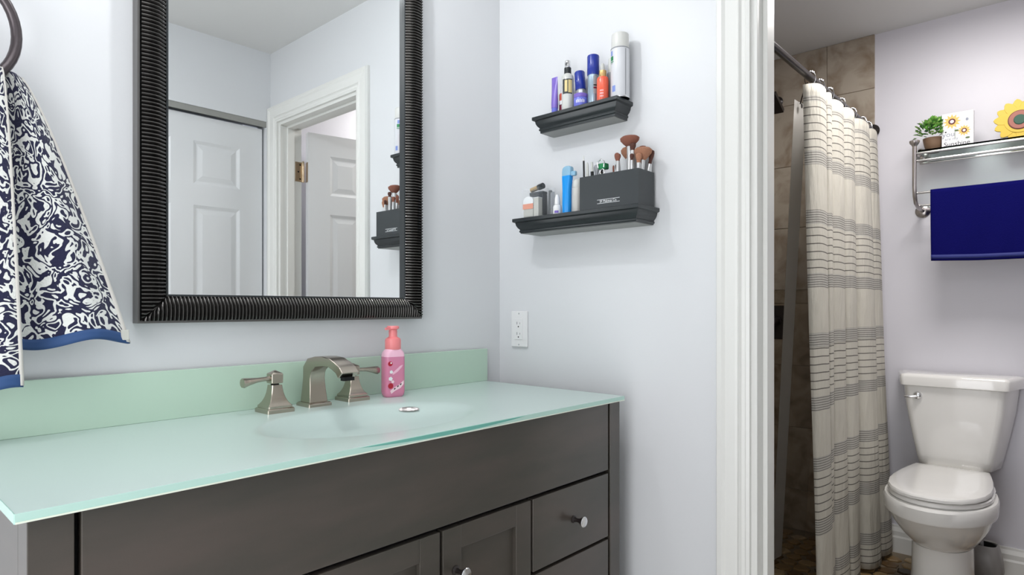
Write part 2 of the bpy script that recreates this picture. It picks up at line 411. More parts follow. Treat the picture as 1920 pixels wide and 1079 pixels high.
for nm, x0, yy, lab in (('door_2', -0.80, YO-0.030, 'white six-panel sliding closet door nearest the corner, seen in the mirror'),
                        ('door_3', -1.545, YO-0.072, 'white six-panel sliding closet door behind the camera side')):
    d = thing(nm, lab, 'door', (x0, yy, 0)); d['kind'] = 'structure'
    tmp = thing('x', None, None); panel_door(tmp, 0.77, 2.045, 0.035, M['door'])
    for ch in list(tmp.children):
        for v in ch.data.vertices: v.co.y = -v.co.y
        ch.data.flip_normals(); ch.parent = d
    bpy.data.objects.remove(tmp)
mb = MB().box(-1.55, -0.02, YO-0.075, YO-0.013, 2.062, 2.079); mb.box(-1.55, -0.02, YO-0.012, YO-0.004, 2.052, 2.0795)
tr = struct('trim_7', mb, mat('grey_track', (0.30,0.30,0.28), 0.5), 'grey metal track over the sliding closet doors', 'trim')

# ------------------------------------------------------------------ mirror
mr = thing('wall_mirror', 'large rectangular mirror in a dark ribbed frame above the vanity', 'mirror', (-0.74, -0.001, 1.102))
MX0, MX1, MZ0, MZ1 = -1.116, -0.364, 1.102, 2.13; FW = 0.058
obj('mirror_glass', MB().box(MX0+0.045, MX1-0.045, -0.0125, -0.010, MZ0+0.045, MZ1-0.045), M['mirror'], mr)
obj('backing', MB().box(MX0+0.003, MX1-0.003, -0.010, -0.001, MZ0+0.003, MZ1-0.003), M['black'], mr)
pitch = 0.0081
def yfront(w):   # w: 0 outer .. FW inner: convex profile
    t = w/FW; return -(0.0270 + 0.0085*sin(pi*min(t*0.9+0.12,1)) - 0.010*max(0,t-0.75)/0.25)
def rail(side):
    L = (MZ1-MZ0) if side in 'lr' else (MX1-MX0)
    n = round(L/pitch); p = L/n; mb = MB(); lip = 0.005
    ws = [lip, 0.014, 0.026, 0.038, 0.050, FW]
    sub = [0, 0.18, 0.38, 0.62, 0.82]
    svals = [k*p + q*p for k in range(n) for q in sub] + [L]
    def hh(s):
        q = (s/p) % 1.0; return 0.0072*max(0.0, sin(pi*q))**0.8
    rings = []
    for s in svals:
        r = []
        for w_ in ws:
            c = min(max(s, w_), L-w_)    # mitre
            y = yfront(w_) - hh(s) if w_ <= s <= L-w_ else yfront(w_)
            if side == 'l': q = (MX0+w_, y, MZ0+c)
            elif side == 'r': q = (MX1-w_, y, MZ0+c)
            elif side == 'b': q = (MX0+c, y, MZ0+w_)
            else: q = (MX0+c, y, MZ1-w_)
            r.append(q)
        rings.append(r)
    mb.loft(rings, False, False, closed=False)
    return mb
for sd in 'lrbt':
    o = obj('frame_rail', rail(sd), M['ribframe'], mr, autos=50)
    # plain outer lip and inner lip
    a, b = MX0, MX1; c, d = MZ0, MZ1; t = 0.0055
    mb = MB()
    def strip(i0, i1, y0, y1):
        if sd == 'l': return MB().box(a+i0, a+i1, y0, y1, c+i0, d-i0)
        if sd == 'r': return MB().box(b-i1, b-i0, y0, y1, c+i0, d-i0)
        if sd == 'b': return MB().box(a+i1, b-i1, y0, y1, c+i0, c+i1)
        return MB().box(a+i1, b-i1, y0, y1, d-i1, d-i0)
    obj('outer_lip', strip(0, t, -0.0285, 0.0), M['framelip'], o, bevel=0.0008)
    obj('inner_lip', strip(FW-0.001, FW+0.003, -0.024, -0.010), M['black'], o)

# ------------------------------------------------------------------ vanity cabinet
CX0, CX1, CYF = -1.389, -0.086, -0.530; GT = 0.895; GB = 0.883
vc = thing('vanity_cabinet', 'espresso-brown bathroom vanity cabinet under the green glass top', 'cabinet', (-0.7375, -0.27, 0))
mb = MB().box(CX0+0.012, CX1-0.012, CYF+0.022, -0.012, 0.10, 0.118); mb.box(CX0+0.012, CX1-0.012, -0.024, -0.012, 0.118, GB)
obj('carcass', mb, M['wood'], vc)
obj('face_board', MB().box(CX0+0.012, CX1-0.012, CYF+0.0205, CYF+0.030, 0.118, GB-0.002), M['dark'], vc)
for x0, x1 in ((CX0, CX0+0.048), (CX1-0.046, CX1)):
    obj('post', MB().box(x0, x1, CYF, CYF+0.05, 0.0, GB), M['wood'], vc, bevel=0.001)
for x0, x1 in ((CX0, CX0+0.048), (CX1-0.046, CX1)):
    obj('back_post', MB().box(x0, x1, -0.06, -0.012, 0.0, 0.10), M['wood'], vc)
obj('side_panel', MB().box(CX0, CX0+0.012, CYF+0.05, -0.012, 0.08, GB), M['wood'], vc)
obj('side_panel', MB().box(CX1-0.012, CX1, CYF+0.05, -0.012, 0.08, GB), M['wood'], vc)
obj('top_panel', MB().box(-1.334, -0.142, CYF, CYF+0.018, 0.702, GB-0.003), M['wood'], vc, bevel=0.0015)
obj('bottom_rail', MB().box(-1.334, -0.142, CYF+0.002, CYF+0.02, 0.085, 0.16), M['wood'], vc, bevel=0.0015)
def knob(x, z, parent):
    o = obj('knob', MB().lathe([(0.0095,0),(0.0095,-0.002),(0.0058,-0.005),(0.0045,-0.013),(0.0062,-0.020),(0.0125,-0.030),(0.0135,-0.0325)], (x, CYF, z), 20, 'y'), M['bronze'], parent, smooth=True)
    obj('knob_face', MB().lathe([(0.0132,-0.0325),(0.0120,-0.0338),(0.004,-0.0345),(0.0005,-0.0347)], (x, CYF, z), 20, 'y'), M['chrome'], o, smooth=True)
for x0, x1 in ((-0.452, -0.142), (-1.334, -1.020)):
    for z0, z1 in ((0.525, 0.693), (0.349, 0.517), (0.168, 0.341)):
        dd = obj('drawer', MB().box(x0, x1, CYF, CYF+0.018, z0, z1), M['wood'], vc, bevel=0.0015)
        knob((x0+x1)/2, (z0+z1)/2, dd)
for x0, x1, kx in ((-0.728, -0.460, -0.695), (-1.012, -0.736, -0.769)):
    z0, z1 = 0.168, 0.693; s_ = 0.050
    mb = MB().box(x0, x0+s_, CYF, CYF+0.018, z0, z1); mb.box(x1-s_, x1, CYF, CYF+0.018, z0, z1)
    mb.box(x0+s_, x1-s_, CYF+0.0006, CYF+0.018, z1-s_+0.003, z1); mb.box(x0+s_, x1-s_, CYF+0.0006, CYF+0.018, z0, z0+s_)
    dd = obj('door', mb, M['wood'], vc, bevel=0.0012)
    obj('door_panel', MB().box(x0+s_-0.004, x1-s_+0.004, CYF+0.011, CYF+0.017, z0+s_-0.004, z1-s_+0.007), M['wood'], dd)
    knob(kx, 0.606, dd)

# glass top with integral oval bowl
GX0, GX1, GY0, GY1 = -1.403, -0.089, -0.546, -0.006
ct = thing('glass_vanity_top', 'pale green frosted glass vanity top with integral oval sink', 'countertop', (-0.7375, -0.27, GB))
SX, SY, RX, RY = -0.7375, -0.315, 0.262, 0.170
mb = MB(); NR = 96
def rect_pt(a):
    dx, dy = cos(a), sin(a)
    ts = []
    if dx > 1e-9: ts.append((GX1-SX)/dx)
    if dx < -1e-9: ts.append((GX0-SX)/dx)
    if dy > 1e-9: ts.append((GY1-SY)/dy)
    if dy < -1e-9: ts.append((GY0-SY)/dy)
    t = min(ts); return (SX+dx*t, SY+dy*t)
corn = [math.atan2(y-SY, x-SX) for x in (GX0,GX1) for y in (GY0,GY1)]
angs = sorted(set([2*pi*k/NR-pi for k in range(NR)]+corn))
rings = []
outer = [rect_pt(a) for a in angs]
def ell(k): return [(SX+RX*k*cos(a_), SY+RY*k*sin(a_)) for a_ in [math.atan2(sin(a)/RY, cos(a)/RX) for a in angs]]
rings.append([(x, y, GB) for x, y in outer]); rings.append([(x, y, GT) for x, y in outer])
rings.append([(x+(SX-x)*0.004, y+(SY-y)*0.004, GT) for x, y in outer])
for k, dz in ((1.03,0),(1.0,-0.0008),(0.97,-0.002),(0.93,-0.006),(0.86,-0.017),(0.76,-0.029),(0.62,-0.040),(0.42,-0.049),(0.2,-0.053),(0.07,-0.054)):
    rings.append([(x, y, GT+dz) for x, y in ell(k)])
mb.loft(rings, False, True)
obj('slab', mb, M['glass_top'], ct, autos=40)
mb = MB()
for k, dz in ((1,),(1,)) and (): pass
mb.loft([[(x,y,GB) for x,y in ell(1.06)], [(x,y,GB-0.05) for x,y in ell(0.97)], [(x,y,GB-0.10) for x,y in ell(0.7)], [(x,y,GB-0.125) for x,y in ell(0.2)]], False, True)
obj('bowl_underside', mb, M['glass_teal'], ct, smooth=True)
obj('polished_edge', MB().box(GX0-0.0008, GX1+0.0008, GY0-0.0012, GY0+0.0002, GB, GT), M['glass_edge'], ct, bevel=0.0004)
obj('polished_edge', MB().box(GX0-0.0012, GX0+0.0002, GY0, GY1, GB, GT), M['glass_edge'], ct)
obj('polished_edge', MB().box(GX1-0.0002, GX1+0.0012, GY0, GY1, GB, GT), M['glass_edge'], ct)
obj('edge_glint', MB().box(GX0, GX1, GY0-0.0020, GY0-0.0012, GB, GB+0.0022), mat('painted_glint', (0.80,0.86,0.74), 0.2), ct)  # pale strip: glint along the lower glass edge put into colour
# teal glimpse of the bowl in the front edge: lens shape
mb = MB(); n = 24; top_ = []; bot_ = []
xa, xb = -0.93, -0.50
for k in range(n+1):
    t = k/n; x = xa+(xb-xa)*t; hgt = 0.0075*sin(pi*t)**0.8
    top_.append((x, GT-0.0012)); bot_.append((x, GT-0.0012-hgt))
mb.prism(bot_+top_[::-1], 'y', GY0-0.0016, GY0-0.0011)
obj('bowl_rim_glimpse', mb, M['glass_teal'], ct)
# drain with chrome flange, overflow cover
obj('drain', MB().lathe([(0.030,0),(0.030,0.003),(0.024,0.004),(0.020,0.001),(0.003,0.001)], (SX,SY,GT-0.0545), 24), M['chrome'], ct, smooth=True)
ov = MB().lathe([(0.016,0),(0.016,0.0015),(0.013,0.0025),(0.010,0.0015),(0.001,0.0015)], (0,0,0), 20)
ov.v = [(x*1.6, y*0.4, z) for x,y,z in ov.v]
tlt = Matrix.Rotation(radians(58), 4, 'X') @ Matrix.Identity(4)
rz = Matrix.Rotation(radians(-40), 4, 'Z'); ov.v = [tuple(rz@(tlt@Vector(v))+Vector((SX+0.170, SY+0.092, GT-0.014))) for v in ov.v]
obj('overflow_ring', ov, M['rackmetal'], ct, smooth=True)

bs = thing('glass_backsplash', 'low pale green frosted glass backsplash strip behind the faucet', 'backsplash', (-0.74, -0.012, GT))
obj('panel', MB().box(-1.403, -0.078, -0.0185, -0.0065, GT, 1.0), M['glass_bs'], bs, bevel=0.0012)
obj('mounting_strip', MB().box(-1.39, -0.09, -0.0065, -0.0005, GT+0.02, 0.98), M['white'], bs)

# ------------------------------------------------------------------ faucet (one deck set: spout and two handles, each seated on the glass)
def sq(cx, cy, z, h, r=0.003):
    pts = []
    for sx, sy in ((1,1),(-1,1),(-1,-1),(1,-1)):
        pts += ([(cx+sx*h, cy+sy*(h-r), z), (cx+sx*(h-r), cy+sy*h, z)] if sx*sy > 0 else [(cx+sx*(h-r), cy+sy*h, z), (cx+sx*h, cy+sy*(h-r), z)])
    return pts
fa = thing('faucet', 'brushed nickel widespread faucet with square spout and two lever handles', 'faucet', (-0.738, -0.065, GT))
def handle(cx, cy, sgn):
    mb = MB()
    prof = [(0.0325,0),(0.0325,0.008),(0.0305,0.010),(0.0285,0.011),(0.0285,0.0155),(0.0262,0.0175),(0.0215,0.024),(0.0175,0.033),(0.0145,0.044),(0.0128,0.056),(0.0122,0.062)]
    mb.loft([sq(cx, cy, GT+z, h, 0.0015) for h, z in prof])
    h = obj('handle', mb, M['nickel'], fa, autos=25)
    obj('handle_collar', MB().lathe([(0.009,0.061),(0.009,0.066)], (cx,cy,GT), 14), M['dark'], h)
    mb = MB(); mb.loft([sq(cx, cy, GT+z, hh_, 0.001) for hh_, z in ((0.0125,0.0655),(0.0135,0.067),(0.0135,0.087),(0.0125,0.0885),(0.0015,0.0955))])
    obj('handle_head', mb, M['nickel'], h, autos=25)
    # lever pointing sideways, thin at the root and paddle-like at the tip
    rings = []
    for t, w_, hh_, dz in ((0,0.0065,0.0065,0),(0.15,0.005,0.005,0),(0.45,0.0065,0.0055,-0.001),(0.75,0.0105,0.0085,-0.003),(0.95,0.0135,0.0112,-0.005),(1.0,0.0125,0.0105,-0.005)):
        x = cx+sgn*(0.013+0.064*t); r = []
        for k in range(10):
            a = 2*pi*k/10; r.append((x, cy-0.002*t+w_*cos(a), GT+0.077+dz+hh_*sin(a)))
        rings.append(r)
    obj('lever', MB().loft(rings), M['nickel'], h, smooth=True)
handle(-0.848, -0.085, -1); handle(-0.623, -0.060, 1)
# spout
bx, by = -0.738, -0.068
mb = MB(); mb.loft([sq(bx, by, GT+z, h, 0.0015) for h, z in ((0.031,0),(0.031,0.006),(0.028,0.009),(0.026,0.010))])
sp = obj('spout_base', mb, M['nickel'], fa, autos=25)
path = [ (by, 0.009, 0.0235, 0.0240), (by+0.001,0.040,0.0205,0.0220), (by+0.001,0.068,0.0178,0.0205), (by-0.002,0.088,0.0165,0.0200), ]
rings = []
def cross(x, y, z, ny, nz, hw, ht):
    r = []
    for a, b in ((1,1),(-1,1),(-1,-1),(1,-1)):
        r.append((x+a*hw, y+ny*b*ht, z+nz*b*ht))
    return r
spec = [ # y, z(rel), normal (ny,nz) outward/top, half thickness, half width
 (by, 0.009, 1, 0, 0.0225, 0.0245), (by+0.001, 0.040, 1, 0, 0.0195, 0.0215), (by+0.0015, 0.068, 1, 0.02, 0.0170, 0.0200),
 (by-0.0005, 0.088, 0.93, 0.36, 0.0195, 0.0200), (by-0.012, 0.101, 0.55, 0.83, 0.0180, 0.0200), (by-0.036, 0.110, 0.06, 1, 0.0125, 0.0200),
 (by-0.070, 0.1125, -0.02, 1, 0.0115, 0.0205), (by-0.098, 0.111, -0.15, 0.99, 0.0105, 0.0212), (by-0.120, 0.104, -0.42, 0.91, 0.0100, 0.0220),
 (by-0.137, 0.096, -0.68, 0.73, 0.0100, 0.0225), (by-0.149, 0.084, -0.80, 0.60, 0.0110, 0.0225)]
for y, z, ny, nz, ht, hw in spec: rings.append(cross(bx, y, GT+z, ny, nz, hw, ht))
so = obj('spout', MB().loft(rings), M['nickel'], fa, autos=32, bevel=0.0018)
obj('aerator', MB().box(bx-0.014, bx+0.014, by-0.152, by-0.138, GT+0.072, GT+0.080), M['dark'], so)

# ------------------------------------------------------------------ soap bottle
sb = thing('soap_bottle', 'pink foaming hand-soap bottle with coral pump on the glass top', 'soap bottle', (-0.512, -0.085, GT))
M['pink'] = mat('pink_soap', (0.95, 0.33, 0.52), 0.12, Transmission_Weight=0.25, Subsurface_Weight=0.2)
M['pinklid'] = mat('coral_pump', (0.90, 0.26, 0.27), 0.3)
M['pinklight'] = mat('pale_pink', (0.90, 0.52, 0.66), 0.2)
def rrect(cx, cy, z, hx, hy, r, n=5):
    pts = []
    for sx, sy, a0 in ((1,1,0),(-1,1,90),(-1,-1,180),(1,-1,270)):
        for k in range(n):
            a = radians(a0+90*k/(n-1)); pts.append((cx+sx*(hx-r)+r*cos(a), cy+sy*(hy-r)+r*sin(a), z))
    return pts
X, Y = -0.512, -0.085
def rr(prof, th=radians(-15), cx=X, cy=Y, z0=GT):
    mb = MB(); rings = []
    for hx, hy, r, z in prof: rings.append(rrect(cx, cy, z0+z, hx, hy, min(r,hx*0.98,hy*0.98)))
    mb.loft(rings); return mb.rot(th, 'z', (cx,cy,0))
body = obj('body', rr([(0.024,0.018,0.014,0),(0.027,0.021,0.013,0.004),(0.0285,0.0225,0.013,0.012),(0.0285,0.0225,0.013,0.108)]), M['pink'], sb, smooth=True)
obj('shoulder', rr([(0.0285,0.0225,0.013,0.108),(0.0275,0.0215,0.014,0.118),(0.0225,0.0195,0.016,0.126),(0.019,0.0185,0.018,0.131)]), M['pinklight'], sb, smooth=True)
mb = MB().lathe([(0.021,0.127),(0.0215,0.129),(0.0215,0.151),(0.0200,0.156),(0.0120,0.161),(0.0115,0.163),(0.0115,0.176)], (X,Y,GT), 24)
pc = obj('pump_collar', mb, M['pinklid'], sb, smooth=True)
mb = MB().lathe([(0.011,0.163),(0.011,0.180),(0.0165,0.183),(0.0165,0.188),(0.015,0.190),(0.002,0.1905)], (X,Y,GT), 20)
mb.loft([[(X-0.030,Y-0.004-0.006,GT+0.180),(X-0.030,Y+0.002-0.006,GT+0.180),(X-0.030,Y+0.002-0.006,GT+0.186),(X-0.030,Y-0.004-0.006,GT+0.186)],
         [(X,Y-0.007,GT+0.180),(X,Y+0.007,GT+0.180),(X,Y+0.007,GT+0.189),(X,Y-0.007,GT+0.189)]])
obj('pump_head', mb, M['pinklid'], pc, smooth=True)
# printed label marks on the front face
def on_front(pts, dep=0.0006):   # local face coords (u right, v up) -> on bottle front
    th = radians(-15); mb = MB()
    a = [(X + u*cos(th) + (0.0226)*sin(th), Y + u*sin(th) - 0.0226*cos(th), GT+v) for u, v in pts]
    b = [(x + dep*sin(th), y - dep*cos(th), z) for x, y, z in a]
    return mb.loft([a, b])
def blob(cu, cv, r, n=10, sx=1, sy=1, t0=0): return [(cu+r*sx*cos(2*pi*k/n+t0), cv+r*sy*sin(2*pi*k/n+t0)) for k in range(n)]
M['red'] = mat('cherry_red', (0.45, 0.01, 0.03), 0.3)
M['labelpink'] = mat('label_blush', (0.95, 0.70, 0.76), 0.4)
lb = obj('label_ribbon', on_front([(-0.017,0.018),(-0.006,0.026),(0.008,0.033),(0.021,0.044),(0.021,0.034),(0.012,0.024),(-0.004,0.017),(-0.014,0.010)]), M['labelpink'], body)
obj('cherry', on_front(blob(-0.017,0.090,0.0065), 0.0009), M['red'], body); obj('cherry', on_front(blob(-0.016,0.031,0.0075), 0.0011), M['red'], body)
obj('blossom', on_front(blob(-0.014,0.068,0.005,5), 0.0009), M['print_white'], body); obj('blossom', on_front(blob(-0.016,0.050,0.006,5), 0.0009), M['print_white'], body)
obj('cherry_highlight', on_front(blob(-0.0148,0.092,0.0022,8), 0.0012), M['print_white'], body)
obj('label_swirl', on_front([(-0.010,0.060),(0.004,0.068),(0.016,0.080),(0.019,0.086),(0.012,0.084),(0.000,0.074),(-0.010,0.066)], 0.0007), M['pinklight'], body)
obj('blossom', on_front(blob(-0.010,0.042,0.0045,5), 0.0009), M['labelpink'], body)
for k, (u, v) in enumerate(((-0.006,0.020),(0.003,0.026),(0.011,0.031))): obj('label_mark', on_front([(u,v),(u+0.004,v+0.003),(u+0.003,v+0.006),(u-0.001,v+0.003)], 0.0009), M['bronze'], lb if False else body)

# ------------------------------------------------------------------ outlet
ol = thing('power_outlet', 'white double electrical outlet on the wall beside the vanity', 'outlet', (0, -0.094, 1.064))
obj('plate', MB().box(-0.008, 0, -0.1285, -0.0595, 1.005, 1.123), M['white'], ol, bevel=0.0025)
face = obj('socket_face', MB().box(-0.0105, -0.008, -0.111, -0.077, 1.030, 1.098), M['white'], ol, bevel=0.0008)
for zc in (1.081, 1.047):
    obj('slot', MB().box(-0.0108, -0.0104, -0.0885, -0.0870, zc-0.002, zc+0.007), M['dark'], face)
    obj('slot', MB().box(-0.0108, -0.0104, -0.1010, -0.0998, zc-0.001, zc+0.005), M['dark'], face)
    obj('ground_hole', MB().lathe([(0.0024,-0.0108),(0.0024,-0.0104)], (0,-0.0938,zc-0.009), 10, 'x'), M['dark'], face)
for zc in (1.115, 1.013): obj('screw', MB().lathe([(0.0025,-0.0085),(0.0025,-0.0079)], (0,-0.094,zc), 10, 'x'), M['chrome'], ol)

# ------------------------------------------------------------------ wall shelves
M['underside'] = mat('shelf_underside', (0.30, 0.31, 0.30), 0.5)
def shelf(label, y0, y1, D, zt, Hh):
    s = thing('wall_shelf', label, 'shelf', (0, (y0+y1)/2, zt))
    prof = [(0.004,0),(0,-0.0015),(0,-0.0105),(0.003,-0.0125),(0.0065,-0.0135),(0.0075,-0.017),(0.0085,-0.022),(0.012,-0.029),(0.0165,-0.0335),(0.0175,-0.036),(0.0155,-0.038),(0.0155,-0.0415),(0.0185,-0.0440),(0.0185,-Hh)]
    mb = MB(); mb.loft([[(0,y0+i,zt+z),(-D+i,y0+i,zt+z),(-D+i,y1-i,zt+z),(0,y1-i,zt+z)] for i, z in prof])
    obj('moulding', mb, M['black'], s, autos=28)
    i = 0.0225
    obj('underside', MB().box(-D+i, 0, y0+i, y1-i, zt-Hh-0.0008, zt-Hh), M['underside'], s)
    return s
ZU, ZL = 1.720, 1.410
shelf('short black crown-moulded shelf, upper of the two, holding skincare bottles', -0.520, -0.214, 0.084, ZU, 0.050)
shelf('longer black crown-moulded shelf, lower of the two, holding the brush box', -0.604, -0.158, 0.112, ZL, 0.046)

# ------------------------------------------------------------------ items on the upper shelf
M['purple'] = mat('violet_plastic', (0.20,0.13,0.52), 0.3)
M['blueplastic'] = mat('cobalt_plastic', (0.015,0.035,0.30), 0.2)
M['bluejar'] = mat('periwinkle_plastic', (0.14,0.16,0.62), 0.3)
M['silverblue'] = mat('silver_blue', (0.36,0.46,0.55), 0.2, 0.5)
M['coral'] = mat('coral_glass', (0.82,0.13,0.07), 0.18)
M['gold'] = mat('gold_collar', (0.75,0.50,0.22), 0.25, 1.0)
M['rubber'] = mat('grey_rubber', (0.55,0.55,0.52), 0.5)
M['clearfill'] = mat('milky_bottle', (0.60,0.61,0.58), 0.12)
M['yellow'] = mat('yellow_label', (0.70,0.58,0.26), 0.5)
M['darkred'] = mat('dark_red', (0.16,0.01,0.03), 0.3)
M['orange'] = mat('orange_red', (0.62,0.10,0.05), 0.4)
M['green'] = mat('green_label', (0.01,0.22,0.07), 0.5)
M['labelblue'] = mat('label_blue', (0.20,0.28,0.62), 0.5)
M['canwhite'] = mat('can_white', (0.66,0.67,0.70), 0.25)
M['canlid'] = mat('can_lid', (0.66,0.66,0.63), 0.35)
M['grey'] = mat('mid_grey', (0.30,0.31,0.33), 0.35)
CY = thing
def lat(name, prof, c, m, parent, n=22, **k): return obj(name, MB().lathe(prof, c, n, **k), m, parent, autos=38)
def band(name, c, r, z0, z1, a0, a1, m, parent, n=12, t=0.0004):
    """label wrapped on part of a cylinder, angles in degrees"""
    mb = MB(); R0 = []; R1 = []
    A = [radians(a0+(a1-a0)*k/n) for k in range(n+1)]
    rings = []
    for a in A:
        rings.append([(c[0]+(r)*cos(a), c[1]+(r)*sin(a), z0),(c[0]+(r+t)*cos(a), c[1]+(r+t)*sin(a), z0),(c[0]+(r+t)*cos(a), c[1]+(r+t)*sin(a), z1),(c[0]+(r)*cos(a), c[1]+(r)*sin(a), z1)])
    mb.loft(rings); return obj(name, mb, m, parent, smooth=False)
G1 = 'skincare bottles on the upper shelf'
# violet tube standing on its cap
c = (-0.058, -0.283, ZU); t = thing('cosmetic_tube', 'slim violet squeeze tube at the left end of the upper shelf', 'cosmetic tube', c, group=G1)
mb = MB(); rings = []
for z, hx, hy in ((0.018,0.0105,0.0105),(0.03,0.0108,0.0105),(0.07,0.0110,0.006),(0.10,0.0113,0.0022),(0.112,0.0115,0.0012)):
    rings.append([(c[0]+hy*cos(2*pi*k/14), c[1]+hx*sin(2*pi*k/14), ZU+z) for k in range(14)])
obj('tube_body', mb.loft(rings), M['purple'], t, smooth=True)
lat('cap', [(0.009,0),(0.0095,0.001),(0.0095,0.018),(0.009,0.0185)], c, M['bluejar'], t)
# small red bottle behind it
c = (-0.035, -0.296, ZU); t = thing('cosmetic_bottle', 'tiny orange-red and white bottle behind the violet tube', 'bottle', c, group=G1)
lat('body', [(0.011,0),(0.0115,0.001),(0.0115,0.028),(0.011,0.029)], c, M['darkred'], t); lat('label', [(0.0118,0.030),(0.0118,0.042)], c, M['print_white'], t); lat('upper_body', [(0.0112,0.042),(0.0112,0.062),(0.009,0.065)], c, M['orange'], t); lat('cap', [(0.0075,0.065),(0.0075,0.077),(0.007,0.078)], c, M['white'], t)
# spray bottle
c = (-0.050, -0.326, ZU); t = thing('spray_bottle', 'clear glass pump bottle with gold and black label and black neck', 'bottle', c, group=G1)
b = lat('body', [(0.0165,0),(0.0182,0.002),(0.0182,0.098),(0.0172,0.106),(0.0120,0.112),(0.0095,0.114)], c, M['clearfill'], t)
band('label_border', c, 0.0182, ZU+0.050, ZU+0.094, 165, 262, M['black'], b); band('label_print', c, 0.0184, ZU+0.053, ZU+0.091, 222, 259, M['yellow'], b, t=0.0005); band('label_print', c, 0.0184, ZU+0.056, ZU+0.090, 188, 214, M['yellow'], b, t=0.0005)
lat('neck', [(0.0100,0.113),(0.0106,0.114),(0.0106,0.131),(0.0098,0.132)], c, M['black'], t); lat('pump_head', [(0.0088,0.132),(0.0092,0.133),(0.0092,0.150),(0.0075,0.153)], c, M['chrome'], t)
obj('nozzle', MB().box(c[0]-0.0105,c[0]-0.006,c[1]-0.005,c[1]+0.001,ZU+0.138,ZU+0.145), M['black'], t)
# shorter blue-capped bottle, leaning a little
c = (-0.036, -0.364, ZU); t = thing('cosmetic_bottle', 'shorter dark bottle with a tilted cobalt-blue cap, behind the periwinkle jar', 'bottle', c, group=G1)
lat('body', [(0.0130,0),(0.0138,0.001),(0.0138,0.062)], c, M['grey'], t); band('label', c, 0.0139, ZU+0.030, ZU+0.058, 190, 235, M['print_white'], t)
mb = MB().lathe([(0.0150,0.060),(0.0158,0.062),(0.0158,0.112),(0.0140,0.115)], c, 22); mb.rot(radians(-5), 'x', (c[0],c[1],ZU+0.06)); obj('cap', mb, M['blueplastic'], t, autos=38)
# jar
c = (-0.060, -0.381, ZU); t = thing('cosmetic_jar', 'squat periwinkle-blue cream jar near the edge of the upper shelf', 'jar', c, group=G1)
j = lat('body', [(0.019,0),(0.0205,0.002),(0.0205,0.024),(0.0195,0.026)], c, M['bluejar'], t); lat('lid', [(0.0200,0.026),(0.0207,0.027),(0.0207,0.036),(0.0190,0.0375)], c, M['purple'], t)
for k in range(7): band('label_letter', c, 0.0205, ZU+0.009, ZU+0.017+0.002*(k%2), 175+k*11, 180+k*11, M['print_white'], j, n=2)
# tall blue-capped bottle
c = (-0.050, -0.418, ZU); t = thing('cosmetic_bottle', 'tall slim silver-blue bottle with a long cobalt-blue cap', 'bottle', c, group=G1)
b = lat('body', [(0.0150,0),(0.0158,0.002),(0.0158,0.088)], c, M['silverblue'], t); lat('cap', [(0.0168,0.086),(0.0176,0.088),(0.0176,0.140),(0.0165,0.143),(0.0140,0.1445)], c, M['blueplastic'], t)
band('label', c, 0.0158, ZU+0.030, ZU+0.080, 215, 255, M['grey'], b); band('label_bar', c, 0.0161, ZU+0.052, ZU+0.056, 217, 253, M['black'], b); band('label_bar', c, 0.0161, ZU+0.044, ZU+0.049, 217, 253, M['darkred'], b)
# coral dropper
c = (-0.058, -0.456, ZU); t = thing('dropper_bottle', 'coral-orange serum bottle with gold collar and grey dropper bulb', 'bottle', c, group=G1)
b = lat('body', [(0.0155,0),(0.0168,0.002),(0.0168,0.062),(0.0155,0.068),(0.0105,0.071)], c, M['coral'], t); lat('collar', [(0.0105,0.070),(0.0108,0.071),(0.0108,0.087),(0.0100,0.088)], c, M['gold'], t); lat('bulb', [(0.0062,0.087),(0.0062,0.094),(0.0050,0.106),(0.0030,0.109)], c, M['rubber'], t)
for r_ in range(3):
    for k in range(4): band('label_letter', c, 0.0168, ZU+0.010+r_*0.008, ZU+0.014+r_*0.008, 188+k*9, 193+k*9, M['labelpink'], b, n=2)
# grey bottle behind
c = (-0.028, -0.464, ZU); t = thing('cosmetic_bottle', 'slim pale-grey bottle with pointed clear cap behind the coral serum', 'bottle', c, group=G1)
lat('body', [(0.0110,0),(0.0115,0.001),(0.0115,0.085),(0.0105,0.088)], c, M['grey'], t); lat('cap', [(0.0090,0.088),(0.0090,0.100),(0.0070,0.128),(0.005,0.131)], c, M['clearfill'], t)
c = (-0.040, -0.484, ZU); t = thing('cosmetic_bottle', 'small dark-red bottle squeezed beside the tall spray can', 'bottle', c, group=G1)
lat('body', [(0.0075,0),(0.008,0.001),(0.008,0.052)], c, M['darkred'], t); lat('cap', [(0.0070,0.052),(0.0070,0.064),(0.006,0.065)], c, M['print_white'], t)
# spray can
c = (-0.042, -0.506, ZU); c = (-0.044, -0.505, ZU); t = thing('spray_can', 'tall white aerosol can with green and blue label marks, right end of the upper shelf', 'spray can', c, group=G1)
R_ = 0.0262
b = lat('body', [(0.0250,0),(R_,0.002),(R_,0.135),(0.0255,0.138)], c, M['canwhite'], t, n=36); lat('base_rim', [(0.0266,0),(0.0266,0.003)], c, M['chrome'], t, n=36)
lat('seam_ring', [(0.0258,0.137),(0.0265,0.138),(0.0265,0.1395),(0.0255,0.1405)], c, M['grey'], t, n=36)
lat('cap', [(0.0240,0.140),(0.0245,0.141),(0.0242,0.178),(0.0230,0.181),(0.0200,0.183)], c, M['canlid'], t, n=36)
band('label_emblem', c, R_, ZU+0.118, ZU+0.131, 142, 160, M['labelblue'], b, 8); band('label_block', c, R_, ZU+0.104, ZU+0.116, 140, 166, M['green'], b, 8)
band('label_line', c, R_, ZU+0.099, ZU+0.1015, 140, 168, M['green'], b, 8); band('label_line', c, R_, ZU+0.095, ZU+0.0965, 140, 162, M['grey'], b, 8)
